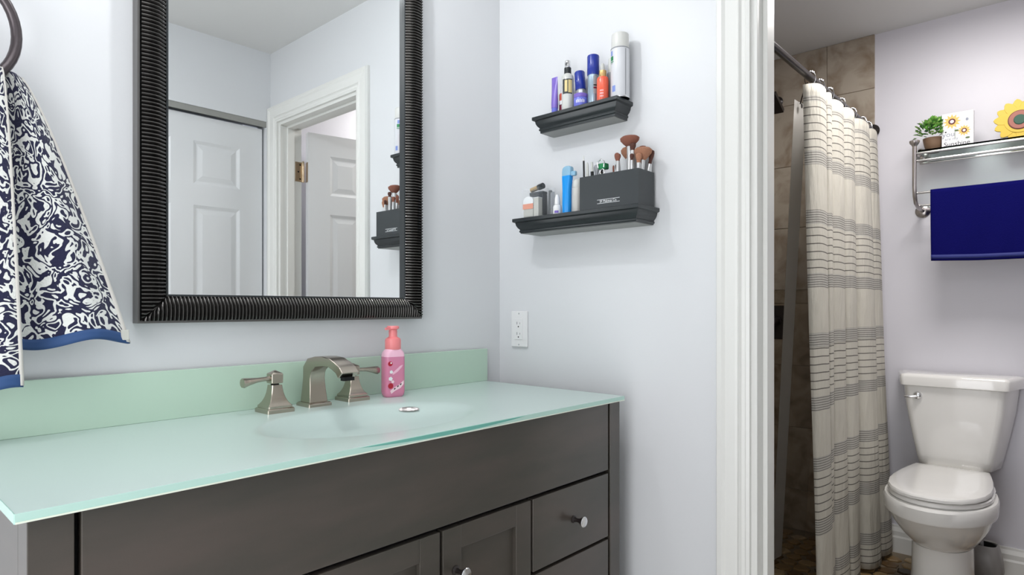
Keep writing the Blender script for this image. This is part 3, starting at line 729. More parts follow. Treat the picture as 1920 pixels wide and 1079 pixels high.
band('label_stripe', c, R_, ZU+0.006, ZU+0.134, 244, 250, M['grey'], b, 4); band('label_emblem', c, R_, ZU+0.016, ZU+0.033, 158, 182, M['labelblue'], b, 8)

# ------------------------------------------------------------------ items on the lower shelf
G2 = 'toiletries on the lower shelf'
c = (-0.062, -0.213, ZL); t = thing('acrylic_organizer', 'clear acrylic cup packed with cosmetics at the left end of the lower shelf', 'organizer', c, group=G2)
W2, D2, HT = 0.034, 0.030, 0.092; X, Y = c[0], c[1]
mb = MB(); th = 0.0016
mb.box(X-D2,X+D2,Y-W2,Y+W2,ZL,ZL+0.003); mb.box(X-D2,X-D2+th,Y-W2,Y+W2,ZL+0.003,ZL+HT); mb.box(X+D2-th,X+D2,Y-W2,Y+W2,ZL+0.003,ZL+HT); mb.box(X-D2+th,X+D2-th,Y-W2,Y-W2+th,ZL+0.003,ZL+HT); mb.box(X-D2+th,X+D2-th,Y+W2-th,Y+W2,ZL+0.003,ZL+HT)
obj('cup', mb, M['acryl'], t)
M['peach'] = mat('peach_label', (0.80,0.30,0.18), 0.5); M['boxgrey'] = mat('pale_carton', (0.55,0.55,0.50), 0.6)
def inside(name, label, cat, base, parts):
    q = thing(name, label, cat, base, group='cosmetics in the clear organizer')
    for p in parts: obj(p[0], p[1], p[2], q, autos=38, bevel=(p[3] if len(p) > 3 else 0))
mb = MB().lathe([(0.018,-0.010),(0.0205,-0.009),(0.0205,0.009),(0.018,0.010)], (0,0,0), 24, 'x'); mb.v = [(x, y, z*0.82) for x,y,z in mb.v]
mb.v = [(X-0.0175+x, Y+0.010+y, ZL+0.050+z) for x,y,z in mb.v]
lbm = MB().box(X-0.0278, X-0.0272, Y-0.0105, Y+0.0305, ZL+0.028, ZL+0.044)
bot = MB().box(X-0.0265, X-0.009, Y-0.009, Y+0.029, ZL+0.0035, ZL+0.034)
inside('cosmetic_jar', 'white oval-lidded jar with peach label inside the clear organizer', 'jar', (X-0.018, Y+0.010, ZL+0.0035), [('body', bot, M['boxgrey'], 0.002), ('lid', mb, M['print_white']), ('label', lbm, M['peach'])])
inside('carton', 'pale grey slim carton inside the clear organizer', 'carton', (X-0.019, Y-0.020, ZL+0.0035), [('box', MB().box(X-0.027,X-0.008,Y-0.0312,Y-0.0125,ZL+0.0035,ZL+0.060), M['boxgrey'], 0.0006), ('flap', MB().box(X-0.027,X-0.008,Y-0.0312,Y-0.0125,ZL+0.060,ZL+0.0612), M['print_white'])])
inside('compact', 'dark flat compact standing at the back of the clear organizer', 'compact', (X+0.008, Y, ZL+0.0035), [('case', MB().box(X-0.004,X+0.018,Y-0.030,Y+0.024,ZL+0.0035,ZL+0.074), M['black'], 0.002), ('lid', MB().box(X-0.0045,X+0.0185,Y-0.0305,Y+0.0245,ZL+0.074,ZL+0.083), M['black'], 0.002)])
mb = MB().lathe([(0.0065,0),(0.0075,0.001),(0.0075,0.030)], (0,0,0), 16, 'y'); mb2 = MB().lathe([(0.0088,0.030),(0.0092,0.031),(0.0092,0.050),(0.0080,0.0515)], (0,0,0), 16, 'y')
for q_ in (mb, mb2): q_.rot(radians(-11), 'x'); q_.rot(pi, 'z'); q_.v = [(X+0.007+x, Y+0.026+y, ZL+0.0915+(-z)) for x,y,z in q_.v]
for q_ in (mb, mb2): q_.v = [(x, y, z) for x,y,z in q_.v]
inside('lipstick', 'gold and black lipstick lying across the top of the clear organizer', 'lipstick', (X-0.008, Y, ZL+0.0835), [('gold_base', mb, M['gold']), ('cap', mb2, M['black'])])
c = (-0.052, -0.266, ZL); t = thing('acrylic_tube', 'narrow clear tube filled with dark sticks beside the organizer', 'container', c, group=G2)
lat('tube', [(0.0125,0),(0.0125,0.090),(0.0118,0.090),(0.0118,0.003),(0.001,0.003)], c, M['acryl'], t)
for k, (dx, dy, hh_) in enumerate(((-0.006,0.002,0.080),(0.001,-0.006,0.076),(0.004,0.005,0.082),(-0.003,-0.001,0.074))):
    q = thing('makeup_pencil', ['dark blue-grey pencil, front one in the narrow clear tube','dark pencil on the right inside the narrow clear tube','dark pencil at the back of the narrow clear tube','dark short pencil in the middle of the narrow clear tube'][k], 'pencil', (c[0]+dx, c[1]+dy, ZL+0.0032), group='pencils in the narrow clear tube')
    lat('barrel', [(0.0034,0.0032),(0.0036,0.004),(0.0036,hh_),(0.0028,hh_+0.002)], (c[0]+dx,c[1]+dy,ZL), M['grey'] if k % 2 else M['black'], q, n=8)
c = (-0.074, -0.305, ZL); t = thing('dropper_bottle', 'small white eye-drop bottle in front of the narrow tube', 'bottle', c, group=G2)
b = lat('body', [(0.0120,0),(0.0128,0.001),(0.0128,0.024),(0.0105,0.030),(0.0070,0.032)], c, M['white'], t); lat('cap', [(0.0085,0.032),(0.0088,0.033),(0.0080,0.050),(0.0045,0.060),(0.003,0.062)], c, M['white'], t)
band('label', c, 0.0128, ZL+0.006, ZL+0.013, 180, 235, M['purple'], b)
# blue bottle with translucent cap
M['azure'] = mat('azure_plastic', (0.01,0.30,0.80), 0.2); M['paleazure'] = mat('pale_azure_cap', (0.35,0.62,0.82), 0.2, Transmission_Weight=0.3)
c = (-0.066, -0.335, ZL); t = thing('toiletry_bottle', 'tall bright-azure waisted bottle with pale blue hooked cap', 'bottle', c, group=G2)
mb = MB(); rings = []
for z, h, sh in ((0,0.0115,0),(0.004,0.0128,0),(0.035,0.0130,0),(0.070,0.0130,0.0005),(0.090,0.0142,0.001),(0.108,0.0160,0.002),(0.114,0.0160,0.002)):
    rings.append([(x, y-sh, z_) for x, y, z_ in rrect(c[0], c[1], ZL+z, 0.0105, h, 0.007, 5)])
obj('body', mb.loft(rings), M['azure'], t, autos=40)
mb = MB(); rings = []
for z, h, sh in ((0.114,0.0158,0.002),(0.128,0.0165,0.003),(0.136,0.0160,0.004),(0.140,0.013,0.005),(0.142,0.008,0.006)):
    rings.append([(x, y-sh, z_) for x, y, z_ in rrect(c[0], c[1], ZL+z, 0.0100, h, 0.006, 5)])
cp = obj('cap', mb.loft(rings), M['paleazure'], t, autos=40)
obj('cap_hook', MB().box(c[0]-0.006, c[0]+0.006, c[1]-0.034, c[1]-0.017, ZL+0.112, ZL+0.126), M['paleazure'], cp, bevel=0.003)
M['milky'] = mat('milky_tube', (0.58,0.57,0.54), 0.3)
c = (-0.058, -0.366, ZL); t = thing('cosmetic_tube', 'translucent off-white tube between the azure bottle and the black box', 'cosmetic tube', c, group=G2)
b = lat('body', [(0.0130,0),(0.0140,0.002),(0.0140,0.074),(0.0130,0.076)], c, M['milky'], t); lat('cap', [(0.0125,0.076),(0.0135,0.077),(0.0130,0.094),(0.0100,0.100),(0.008,0.102)], c, M['clearfill'], t)

# black brush box
BX0, BX1, BY0, BY1, BZ1 = -0.0955, -0.012, -0.594, -0.403, ZL+0.096
t = thing('brush_box', 'long black open box with white lettering holding makeup brushes', 'box', (-0.054, -0.5, ZL), group=G2)
mb = MB(); th = 0.002
mb.box(BX0,BX1,BY0,BY1,ZL,ZL+th); mb.box(BX0,BX0+th,BY0,BY1,ZL+th,BZ1); mb.box(BX1-th,BX1,BY0,BY1,ZL+th,BZ1); mb.box(BX0+th,BX1-th,BY0,BY0+th,ZL+th,BZ1); mb.box(BX0+th,BX1-th,BY1-th,BY1,ZL+th,BZ1)
bxo = obj('carton', mb, M['blackbox'], t)
for z in (1.4345, 1.4245): obj('printed_line', MB().box(BX0-0.0004, BX0, -0.536, -0.463, z-0.0005, z+0.0006), M['print_white'], bxo)
def text(name, body, size, m, parent, loc, rot, ex=0.0001, align='CENTER', fit=None):
    cu = bpy.data.curves.new(name, 'FONT'); cu.body = body; cu.size = size; cu.extrude = ex; cu.align_x = align; cu.materials.append(m)
    tmp_ = bpy.data.objects.new('tmp', cu); COL.objects.link(tmp_); bpy.context.view_layer.update()
    me = bpy.data.meshes.new_from_object(tmp_.evaluated_get(bpy.context.evaluated_depsgraph_get())); bpy.data.objects.remove(tmp_)
    me.materials.clear(); me.materials.append(m)
    o = bpy.data.objects.new(name, me); COL.objects.link(o); o.parent = parent
    o.location = Vector(loc)-wloc(parent); o.rotation_euler = rot; return o
text('lettering', 'SF Makeup Co.', 0.0092, M['print_white'], bxo, (BX0-0.0003, -0.4995, 1.4268), (radians(90), 0, radians(-90)))
# brushes and tools in the box
M['steel'] = mat('brush_ferrule', (0.66,0.66,0.66), 0.3, 0.8); M['hairrose'] = bump(mat('rosy_bristle', (0.28,0.105,0.070), 0.9), 500, 1.0, 0.003); M['hairtan'] = bump(mat('tan_bristle', (0.42,0.20,0.12), 0.9), 500, 1.0, 0.003); M['hairdark'] = bump(mat('dark_bristle', (0.10,0.04,0.03), 0.9), 500, 1.0, 0.003)
M['handlewhite'] = mat('white_handle', (0.72,0.72,0.70), 0.3); M['handleblack'] = mat('black_handle', (0.015,0.015,0.015), 0.3); M['handletan'] = mat('tan_handle', (0.55,0.36,0.20), 0.4)
def stick(name, label, cat, base, tip, segs):
    """segs: (part, material, [(fraction, radius)...], flat)"""
    B = Vector(base); T = Vector(tip); q = thing(name, label, cat, base, group='brushes and tools in the black box')
    for part, m, pr, flat in segs:
        ax = (T-B).normalized(); a = ax.cross(Vector((1,0,0))).normalized(); b = ax.cross(a).normalized(); Lg = (T-B).length; rings = []
        for f, r in pr:
            p = B + ax*Lg*f
            rings.append([tuple(p + a*r*cos(2*pi*k/14) + b*r*flat*sin(2*pi*k/14)) for k in range(14)])
        obj(part, MB().loft(rings), m, q, autos=45)
    return q
zb = ZL+0.004
def brush(label, base, tip, hair, hm, hr, ferr=M['steel'], head=0.22, rf=0.005, flat=0.8):
    f0 = 1-head
    stick('makeup_brush', label, 'makeup brush', base, tip, [
      ('handle', hm, [(0,0.0025),(0.25,0.0042),(0.45,0.0048),(0.50,0.0045)], 1),
      ('ferrule', ferr, [(0.50,rf*0.85),(0.52,rf*0.95),(f0+0.01,rf*1.15)], 1),
      ('bristles', hair, [(f0,rf*1.1),(f0+head*0.25,hr*0.62),(f0+head*0.55,hr*0.95),(f0+head*0.8,hr),(f0+head*0.95,hr*0.75),(1.0,hr*0.35)], flat)])
brush('largest rosy-brown fan-headed brush, tallest in the box', (-0.048,-0.536,zb), (-0.050,-0.540,1.610), M['hairrose'], M['handlewhite'], 0.028, head=0.16, rf=0.0068)
brush('tan fluffy brush leaning left behind the rosy brush', (-0.024,-0.528,zb), (-0.022,-0.514,1.588), M['hairtan'], M['handlewhite'], 0.019, head=0.20)
brush('small rosy domed brush, left front of the brush cluster', (-0.075,-0.515,zb), (-0.072,-0.516,1.560), M['hairrose'], M['handlewhite'], 0.0085, head=0.15)
brush('brown pointed brush leaning far left of the cluster', (-0.060,-0.525,zb), (-0.062,-0.505,1.566), M['hairrose'], M['handlewhite'], 0.0075, head=0.20)
brush('pale flat brush with gold-toned ferrule just right of the rosy brush', (-0.062,-0.553,zb), (-0.060,-0.556,1.585), M['hairdark'], M['handletan'], 0.009, head=0.13, rf=0.0062)
brush('wide tan powder brush at the right end of the box', (-0.052,-0.572,zb), (-0.050,-0.582,1.571), M['hairtan'], M['handlewhite'], 0.026, head=0.23, rf=0.0068)
brush('tan brush lower down at the front right corner of the box', (-0.070,-0.578,zb), (-0.070,-0.580,1.552), M['hairtan'], M['handletan'], 0.0095, head=0.2)
brush('dark brush leaning out at the right corner of the box', (-0.030,-0.564,zb), (-0.030,-0.599,1.564), M['hairdark'], M['handleblack'], 0.0075, head=0.25)
brush('thin white-handled brush between the cluster and the curler', (-0.055,-0.512,zb), (-0.055,-0.498,1.536), M['hairdark'], M['handlewhite'], 0.003, head=0.2, rf=0.003)
brush('short slender brown-tipped brush beside the curler', (-0.050,-0.488,zb), (-0.050,-0.487,1.536), M['hairrose'], M['handlewhite'], 0.003, head=0.25, rf=0.0028)
stick('makeup_pencil', 'tall thin black pencil at the left end of the box', 'pencil', (-0.083,-0.4115,zb), (-0.083,-0.4075,1.571), [('barrel', M['handleblack'], [(0,0.0028),(0.9,0.0028)], 1), ('tip', M['handlewhite'], [(0.9,0.0028),(1,0.0008)], 1)])
stick('mascara_wand', 'gold and clear tube beside the tall black pencil', 'mascara', (-0.078,-0.421,zb), (-0.074,-0.4135,1.551), [('tube', M['gold'], [(0,0.005),(0.68,0.005)], 1), ('cap', M['clearfill'], [(0.68,0.0045),(0.95,0.0040),(1,0.002)], 1)])
stick('mascara_wand', 'slim black tube with clear cap, third from the left in the box', 'mascara', (-0.066,-0.430,zb), (-0.062,-0.4215,1.553), [('tube', M['handleblack'], [(0,0.0048),(0.80,0.0048)], 1), ('cap', M['clearfill'], [(0.80,0.004),(1,0.0035)], 1)])
brush('stubby grey-bristled brush left of the curler', (-0.055,-0.437,zb), (-0.052,-0.431,1.546), M['grey'], M['handlewhite'], 0.0085, head=0.25, rf=0.006)
brush('white-handled brush tucked behind the small rosy brush', (-0.035,-0.540,zb), (-0.034,-0.533,1.557), M['hairtan'], M['handlewhite'], 0.010, head=0.16)
brush('narrow dark-tipped brush right of the gold-ferruled brush', (-0.075,-0.560,zb), (-0.077,-0.563,1.552), M['hairdark'], M['handlewhite'], 0.006, head=0.14, rf=0.004)
brush('rosy angled brush behind the wide tan brush', (-0.028,-0.560,zb), (-0.026,-0.566,1.582), M['hairrose'], M['handletan'], 0.012, head=0.16, rf=0.005)
brush('dark-handled slim brush in the right rear corner of the box', (-0.022,-0.582,zb), (-0.022,-0.590,1.560), M['hairdark'], M['handleblack'], 0.006, head=0.18, rf=0.004)
# eyelash curler / clip
q = thing('eyelash_curler', 'black and silver eyelash curler sticking out of the middle of the box', 'eyelash curler', (-0.062,-0.462,zb), group='brushes and tools in the black box')
obj('arm', MB().tube([(-0.062,-0.478,zb),(-0.062,-0.470,1.49),(-0.062,-0.452,1.53)], 0.003, 8), M['handleblack'], q, smooth=True)
obj('arm', MB().tube([(-0.064,-0.440,zb),(-0.064,-0.440,1.492),(-0.064,-0.462,1.532)], 0.003, 8), M['handleblack'], q, smooth=True)
obj('clamp', MB().box(-0.072,-0.052,-0.474,-0.449,1.526,1.543), M['green'], q, bevel=0.003)
obj('clamp_frame', MB().tube([(-0.074,-0.470,1.530),(-0.076,-0.474,1.545),(-0.076,-0.462,1.552),(-0.076,-0.450,1.545),(-0.074,-0.452,1.530)], 0.0018, 8), M['chrome'], q, smooth=True)
obj('finger_ring', MB().tube([(-0.074,-0.4655+0.007*cos(2*pi*k/14),1.517+0.008*sin(2*pi*k/14)) for k in range(14)], 0.0016, 8, closed=True), M['chrome'], q, smooth=True)

# ------------------------------------------------------------------ towel ring and patterned hand towel
tr = thing('towel_ring', 'dark bronze oval towel ring at the left edge of the photo', 'towel ring', (-1.385, 0, 1.63))
rc = (-1.388, -0.062, 1.615)
obj('ring', MB().tube([(rc[0]+0.070*cos(2*pi*k/40), rc[1]+0.004*cos(2*pi*k/20), rc[2]+0.090*sin(2*pi*k/40)) for k in range(40)], 0.0085, 12, closed=True), M['ringbronze'], tr, smooth=True)
obj('wall_post', MB().lathe([(0.024,0),(0.024,-0.006),(0.016,-0.010),(0.009,-0.020),(0.009,-0.050),(0.014,-0.056),(0.014,-0.068),(0.009,-0.073)], (rc[0], 0, 1.702), 20, 'y'), M['ringbronze'], tr, smooth=True)

tw = thing('hand_towel', 'navy and white scroll-patterned terry hand towel hanging from the bronze ring', 'towel', (-1.35, -0.06, 1.53))
TZ = 1.545
def sheet(xl0, xr0, xl1, xr1, ztop, zl, zr, yb, folds, amp, ph, uo, curve=0.8, yflare=-0.02):
    def f(s, t):
        e = t**curve; xl = xl0+(xl1-xl0)*e; xr = xr0+(xr1-xr0)*e
        x = xl+(xr-xl)*s; zb_ = zl+(zr-zl)*s
        g = min(1, 0.25+t*1.2)
        y = yb + yflare*t - amp*g*(0.5+0.5*sin(2*pi*folds*s+ph+0.5*t)) - 0.004*sin(9*s+5*t)*g
        z = ztop+(zb_-ztop)*t + 0.008*sin(2*pi*folds*s+ph)*t
        # gathered at the top: roll over the ring
        z += 0.014*(1-t)**6*sin(pi*s)
        return (x, y, z)
    W = xr1-xl1; Hh = ztop-(zl+zr)/2
    return f, (lambda s, t: (uo+s*W, t*Hh))
f, uv = sheet(-1.400, -1.312, -1.560, -1.146, TZ, 1.062, 1.072, -0.052, 2.5, 0.032, 0.8, 0.1)
b = solid(obj('back_layer', sgrid(f, 64, 60, uv), M['scroll'], tw, smooth=True), 0.005)
def hem(f, tt0, tt1, off=-0.0035):
    def g(s, t):
        x, y, z = f(s, tt0+(tt1-tt0)*t); return (x, y+off*0, z)
    return g
h = sgrid(hem(f, 0.965, 1.005), 64, 3); solid(obj('blue_hem', h, M['towelhem'], b, smooth=True), 0.0085)
def side(f, s0, s1):
    return lambda s, t: f(s0+(s1-s0)*s, t)
solid(obj('cream_edge', sgrid(side(f, 0.985, 1.004), 2, 60), M['cream'], b, smooth=True), 0.009)
p = f(0.985, 0.975); obj('care_tag', MB().box(p[0]-0.006, p[0]+0.008, p[1]-0.007, p[1]-0.005, p[2]-0.008, p[2]+0.012), M['boxgrey'], b, bevel=0.001)
f2, uv2 = sheet(-1.395, -1.345, -1.600, -1.322, TZ+0.002, 0.985, 0.995, -0.082, 2.0, 0.022, 2.2, 0.9, 0.6)
b2 = solid(obj('front_layer', sgrid(f2, 48, 60, uv2), M['scroll'], tw, smooth=True), 0.005)
solid(obj('blue_hem', sgrid(hem(f2, 0.965, 1.005), 48, 3), M['towelhem'], b2, smooth=True), 0.0085)
solid(obj('cream_edge', sgrid(side(f2, 0.985, 1.004), 2, 60), M['cream'], b2, smooth=True), 0.009)

# ------------------------------------------------------------------ shower: rod, rings, curtain, liner, head, valve
RY_, RZ_ = -0.735, 1.972
rod = thing('curtain_rod', 'dark bronze shower curtain rod across the shower opening', 'curtain rod', (0.96, RY_, RZ_))
obj('rod_tube', MB().tube([(0.115, RY_, RZ_), (1.78, RY_, RZ_)], 0.0125, 16), M['bronze'], rod, smooth=True)
for xx, s_ in ((XF-0.011, -1), (0.115, 1)):
    obj('end_flange', MB().lathe([(0.030,0),(0.030,s_*0.004),(0.024,s_*0.010),(0.017,s_*0.016),(0.017,s_*0.028)], (xx,RY_,RZ_), 20, 'x'), M['bronze'], rod, smooth=True)
ringx = [0.865, 0.975, 1.095, 1.26, 1.43, 1.60, 1.70]
nm_ = ['nearest the doorway', 'second from the doorway', 'third from the doorway', 'fourth from the doorway', 'fifth from the doorway', 'sixth from the doorway', 'nearest the far wall']
for x, wd in zip(ringx, nm_):
    q = thing('curtain_ring', 'silver beaded roller ring on the shower rod, '+wd, 'curtain ring', (x, RY_, RZ_), group='beaded rings on the shower rod')
    r = obj('wire_ring', MB().tube([(x, RY_+0.018*cos(a)*1.05, RZ_-0.005+0.026*sin(a)) for a in [2*pi*k/24 for k in range(24)]], 0.0016, 8, closed=True), M['chrome'], q, smooth=True)
    for k in range(5):
        a = radians(50+20*k); obj('roller_bead', MB().ball((x, RY_+0.0185*cos(a), RZ_-0.005+0.026*sin(a)), 0.0048, 8, 6), M['chrome'], r, smooth=True)

CXS = [0.825, 0.965, 1.055, 1.195, 1.38, 1.595, 1.795]
AT = [0.045, 0.040, 0.042, 0.048, 0.050, 0.045]; AB = [0.022, 0.016, 0.022, 0.034, 0.066, 0.050]
def curtain(s, t):
    sp = s*6.0; k = int(min(sp, 6-1e-6)); q = sp-k
    x = CXS[k]+(CXS[k+1]-CXS[k])*q
    a = AT[k]+(AB[k]-AT[k])*min(1, t*1.25)
    y = -0.728 - 0.035*t - a*abs(sin(pi*q))**0.36
    y -= 0.014*t*(1 if k == 5 else 0)*q*2
    y += 0.055*t*math.exp(-((sp-4.0)/0.10)**2) + 0.004*sin(6*t+2.3*k)*t
    y += 0.022*math.exp(-(min(q,1-q)/0.07)**2)*(1 if 0 < round(sp) < 6 else 0) + (0.012+0.004*(k%3))*(q-0.5)*(1 if k%2 else -1)
    x += 0.045*t*(1-s)**1.5 + 0.006*sin(7*t+1.7*k)*t*(1-abs(2*s-1))
    z = 1.938-1.905*t - 0.045*t*t*max(0, 0.5-s)*2 - 0.006*t
    z += 0.0035*sin(2*pi*q)*(1-t)
    return (min(x, XF-0.004), y, max(z, 0.010+0.004*sin(20*s)))
cu = thing('shower_curtain', 'cream shower curtain with grey-black horizontal stripes, bunched to the right', 'shower curtain', (1.32, RY_, 0.03))
solid(obj('cloth', sgrid(curtain, 260, 60, lambda s, t: (s*2, 1.938-1.905*t)), M['curtain'], cu, smooth=True), 0.0012)
li = thing('curtain_liner', 'translucent vinyl shower liner hanging behind the striped curtain', 'shower liner', (0.9, RY_, 0.03))
def liner(s, t):
    x0 = 0.898+0.325*t; y0 = -0.668+0.200*t
    x = x0+0.42*s; y = y0 + 0.025*sin(9*s+2)*s + 0.015*s*t
    y = min(y, 0.03) if s < 1 else y
    return (x, y-0.0*s, 1.915-1.885*t)
obj('vinyl_sheet', sgrid(liner, 40, 40), M['liner'], li, smooth=True)
obj('vinyl_hem', sgrid(lambda s, t: (lambda p: (p[0]-0.002, p[1]-0.003-0.006*s, p[2]))(liner(s*0.24, t)), 6, 40), M['linerhem'], li, smooth=True)
obj('liner_hook', MB().tube([(0.938,-0.678,1.905),(0.925,-0.690,1.930),(0.895,-0.708,1.950),(0.858,-0.728,1.952)], 0.0022, 8), M['bronze'], li, smooth=True)
obj('grommet', MB().lathe([(0.009,-0.001),(0.009,0.001),(0.004,0.001)], (0.938,-0.684,1.897), 14, 'y'), M['bronze'], li, smooth=True)

sh = thing('overhead_shower', 'dark bronze square shower head on a wall arm', 'shower head', (XF-0.01, -0.30, 2.20))
obj('wall_flange', MB().lathe([(0.028,0),(0.028,-0.004),(0.018,-0.012),(0.012,-0.014)], (XF-0.010,-0.295,2.205), 20, 'x'), M['bronze'], sh, smooth=True)
obj('arm', MB().tube([(XF-0.012,-0.295,2.205),(1.74,-0.297,2.215),(1.68,-0.30,2.205),(1.64,-0.305,2.180)], 0.010, 12), M['bronze'], sh, smooth=True)
mb = MB().box(-0.065,0.065,-0.065,0.065,-0.010,0.010); mb.loft([sq(0,0,0.010,0.03,0.002), sq(0,0,0.035,0.014,0.002)])
mb.rot(radians(28),'y'); mb.v = [(x+1.615, y-0.305, z+2.145) for x,y,z in mb.v]
obj('spray_plate', mb, M['bronze'], sh, autos=30)
sv = thing('shower_valve', 'dark bronze square shower valve trim with lever handle', 'shower valve', (XF-0.01, -0.29, 1.05))
obj('escutcheon', MB().box(XF-0.018, XF-0.010, -0.365, -0.205, 0.970, 1.145), M['bronze'], sv, bevel=0.003)
obj('handle_hub', MB().lathe([(0.026,0),(0.026,-0.02),(0.020,-0.045),(0.015,-0.05)], (XF-0.018,-0.29,1.065), 16, 'x'), M['ringbronze'], sv, smooth=True)
obj('lever', MB().tube([(XF-0.060,-0.29,1.065),(XF-0.062,-0.275,1.05),(XF-0.066,-0.265,1.00)], [0.011,0.010,0.008], 10), M['ringbronze'], sv, smooth=True)

# ------------------------------------------------------------------ towel rack with glass shelf
FY0, FY1 = -0.935, -1.53; FX = 1.615
M['barmetal'] = mat('polished_bar', (0.50, 0.49, 0.48), 0.22, 1.0)
rk = thing('towel_rack', 'satin metal wall rack with glass shelf and towel bars over the toilet', 'towel rack', (XF, -1.23, 1.70))
for yy in (FY0, FY1):
    u = obj('upright', MB().tube([(FX-0.004,yy,1.832),(FX-0.004,yy,1.66),(FX+0.004,yy,1.615),(FX+0.028,yy,1.588),(1.70,yy,1.575),(XF-0.006,yy,1.572)], 0.0085, 12), M['rackmetal'], rk, smooth=True)
    obj('finial', MB().lathe([(0.0085,1.828),(0.012,1.834),(0.017,1.840),(0.0195,1.846),(0.0195,1.852),(0.012,1.855)], (FX-0.004,yy,0), 16), M['rackmetal'], u, smooth=True)
    obj('wall_flange', MB().lathe([(0.030,0),(0.030,-0.004),(0.022,-0.010),(0.010,-0.013)], (XF,yy,1.572), 20, 'x'), M['rackmetal'], u, smooth=True)
    obj('wall_flange', MB().lathe([(0.030,0),(0.030,-0.004),(0.022,-0.010),(0.010,-0.013)], (XF,yy,1.822), 20, 'x'), M['rackmetal'], u, smooth=True)
    obj('scroll_arm', MB().tube([(XF-0.01,yy,1.822),(1.765,yy,1.842),(1.735,yy,1.835),(1.715,yy,1.805),(1.69,yy,1.789),(FX,yy,1.786)], 0.0065, 10), M['rackmetal'], u, smooth=True)
for xx, zz in ((FX, 1.797), (FX+0.01, 1.767), (XF-0.075, 1.775), (FX+0.008, 1.628), (XF-0.10, 1.585)):
    obj('bar', MB().tube([(xx,FY0,zz),(xx,FY1,zz)], 0.0055, 10), M['barmetal'], rk, smooth=True)
obj('glass_shelf', MB().box(FX-0.002, XF-0.012, FY1+0.012, FY0-0.012, 1.8035, 1.8095), M['glasssheet'], rk)
ZG = 1.8095
# navy towel over the front lower bar
def nav(s, t):
    # t: 0 back bottom .. .38 bar top .. 1 front bottom
    y = -0.992+(-1.475+0.992)*s; zt = 1.6365; R = 0.0085
    Lb, Lf = 0.235, 0.295+0.0*s; tot = Lb+Lf+pi*R; d = t*tot
    if d < Lb: x, z = FX+0.008+R, zt-R-(Lb-d); k = (Lb-d)/Lb
    elif d < Lb+pi*R:
        a = (d-Lb)/R; x, z = FX+0.008+R*cos(a), zt-R+R*sin(a); k = 0
    else: x, z = FX+0.008-R, zt-R-(d-Lb-pi*R); k = (d-Lb-pi*R)/Lf
    if d >= Lb+pi*R: x -= 0.004*sin(11*s+1)*k + 0.003*k + 0.003*sin(23*s+4*k)*k
    else: x += 0.005*k+0.003*sin(9*s)*k
    y += 0.006*k*(0.5-s)*-1
    return (x, y, z-0.006*sin(pi*s)*k)
nt = thing('bath_towel', 'deep navy terry towel folded over the lower rack bar', 'towel', (FX+0.008, -1.23, 1.635))
solid(obj('cloth', sgrid(nav, 60, 70, lambda s, t: (s, t)), M['navy'], nt, smooth=True), 0.004)
solid(obj('woven_band', sgrid(lambda s, t: (lambda p: (p[0]-0.0024, p[1], p[2]))(nav(s, 0.955+0.03*t)), 60, 2), M['navyband'], nt, smooth=True), 0.001)

# potted plant on the rack
c = (1.685, -0.992, ZG); pp = thing('potted_plant', 'small leafy green artificial plant in a brown pot on the glass shelf', 'plant', c)
pt = lat('pot', [(0.022,0),(0.026,0.003),(0.034,0.030),(0.0375,0.048),(0.0385,0.058),(0.034,0.058),(0.032,0.050),(0.002,0.050)], c, mat('brown_pot', (0.16,0.095,0.055), 0.6), pp)
M['leafs'] = [mat('leaf_green', (0.13,0.36,0.05), 0.5), mat('leaf_pale', (0.30,0.52,0.13), 0.5), mat('leaf_deep', (0.035,0.14,0.02), 0.5)]
for gi in range(3):
    mb = MB()
    for k in range(80):
        a = random.uniform(0, 2*pi); e = random.uniform(-0.35, 1.5); r = random.uniform(0.034, 0.060)
        p = Vector((c[0]+r*cos(a)*cos(e)*1.0, c[1]+r*sin(a)*cos(e)*1.05, c[2]+0.080+r*sin(e)*1.0))
        d = (p-Vector((c[0],c[1],c[2]+0.055))).normalized(); d = (d+Vector((random.uniform(-.5,.5),random.uniform(-.5,.5),random.uniform(-.4,.3)))).normalized()
        sd_ = d.cross(Vector((0,0,1))).normalized(); nn = sd_.cross(d); Lf, Wf = 0.020, 0.0085; p.y = max(p.y, -1.020); p.z = max(p.z, c[2]+0.045)
        mb.add([p, p+d*Lf*0.5+sd_*Wf+nn*0.002, p+d*Lf, p+d*Lf*0.5-sd_*Wf+nn*0.002, p+d*Lf*0.5-nn*0.0015], [(0,1,4),(1,2,4),(2,3,4),(3,0,4)])
    tag(obj('foliage', mb, M['leafs'][gi], pp), kind='stuff')
# sunshine block sign
sg = thing('sunshine_sign', 'small white wooden block sign printed with two sunflowers and cursive words', 'sign', (1.675, -1.08, ZG))
SX0, SX1, SY0, SY1, SZ1 = 1.662, 1.692, -1.136, -1.026, ZG+0.148
sgb = obj('block', MB().box(SX0, SX1, SY0, SY1, ZG, SZ1), mat('sign_white', (0.76,0.76,0.78), 0.5), sg, bevel=0.0008)
M['petal'] = mat('petal_gold', (0.72,0.45,0.12), 0.6); M['petal2'] = mat('petal_yellow', (0.66,0.46,0.05), 0.45); M['seed'] = mat('seed_maroon', (0.10,0.02,0.02), 0.6); M['seed2'] = mat('seed_rose', (0.35,0.13,0.10), 0.6); M['leafp'] = mat('print_leaf', (0.10,0.14,0.05), 0.6); M['seedg'] = mat('seed_green', (0.03,0.09,0.06), 0.6); M['ink'] = mat('ink', (0.02,0.02,0.03), 0.6); M['inkgrey'] = mat('ink_grey', (0.25,0.27,0.33), 0.6)
def flat_on_sign(name, pts, m, lay=1, parent=None):
    # pts in (y offset to the right as seen = -y, z)
    return obj(name, MB().prism([(SY1-u, ZG+v) for u, v in pts], 'x', SX0-0.0004*lay, SX0), m, parent or sgb)
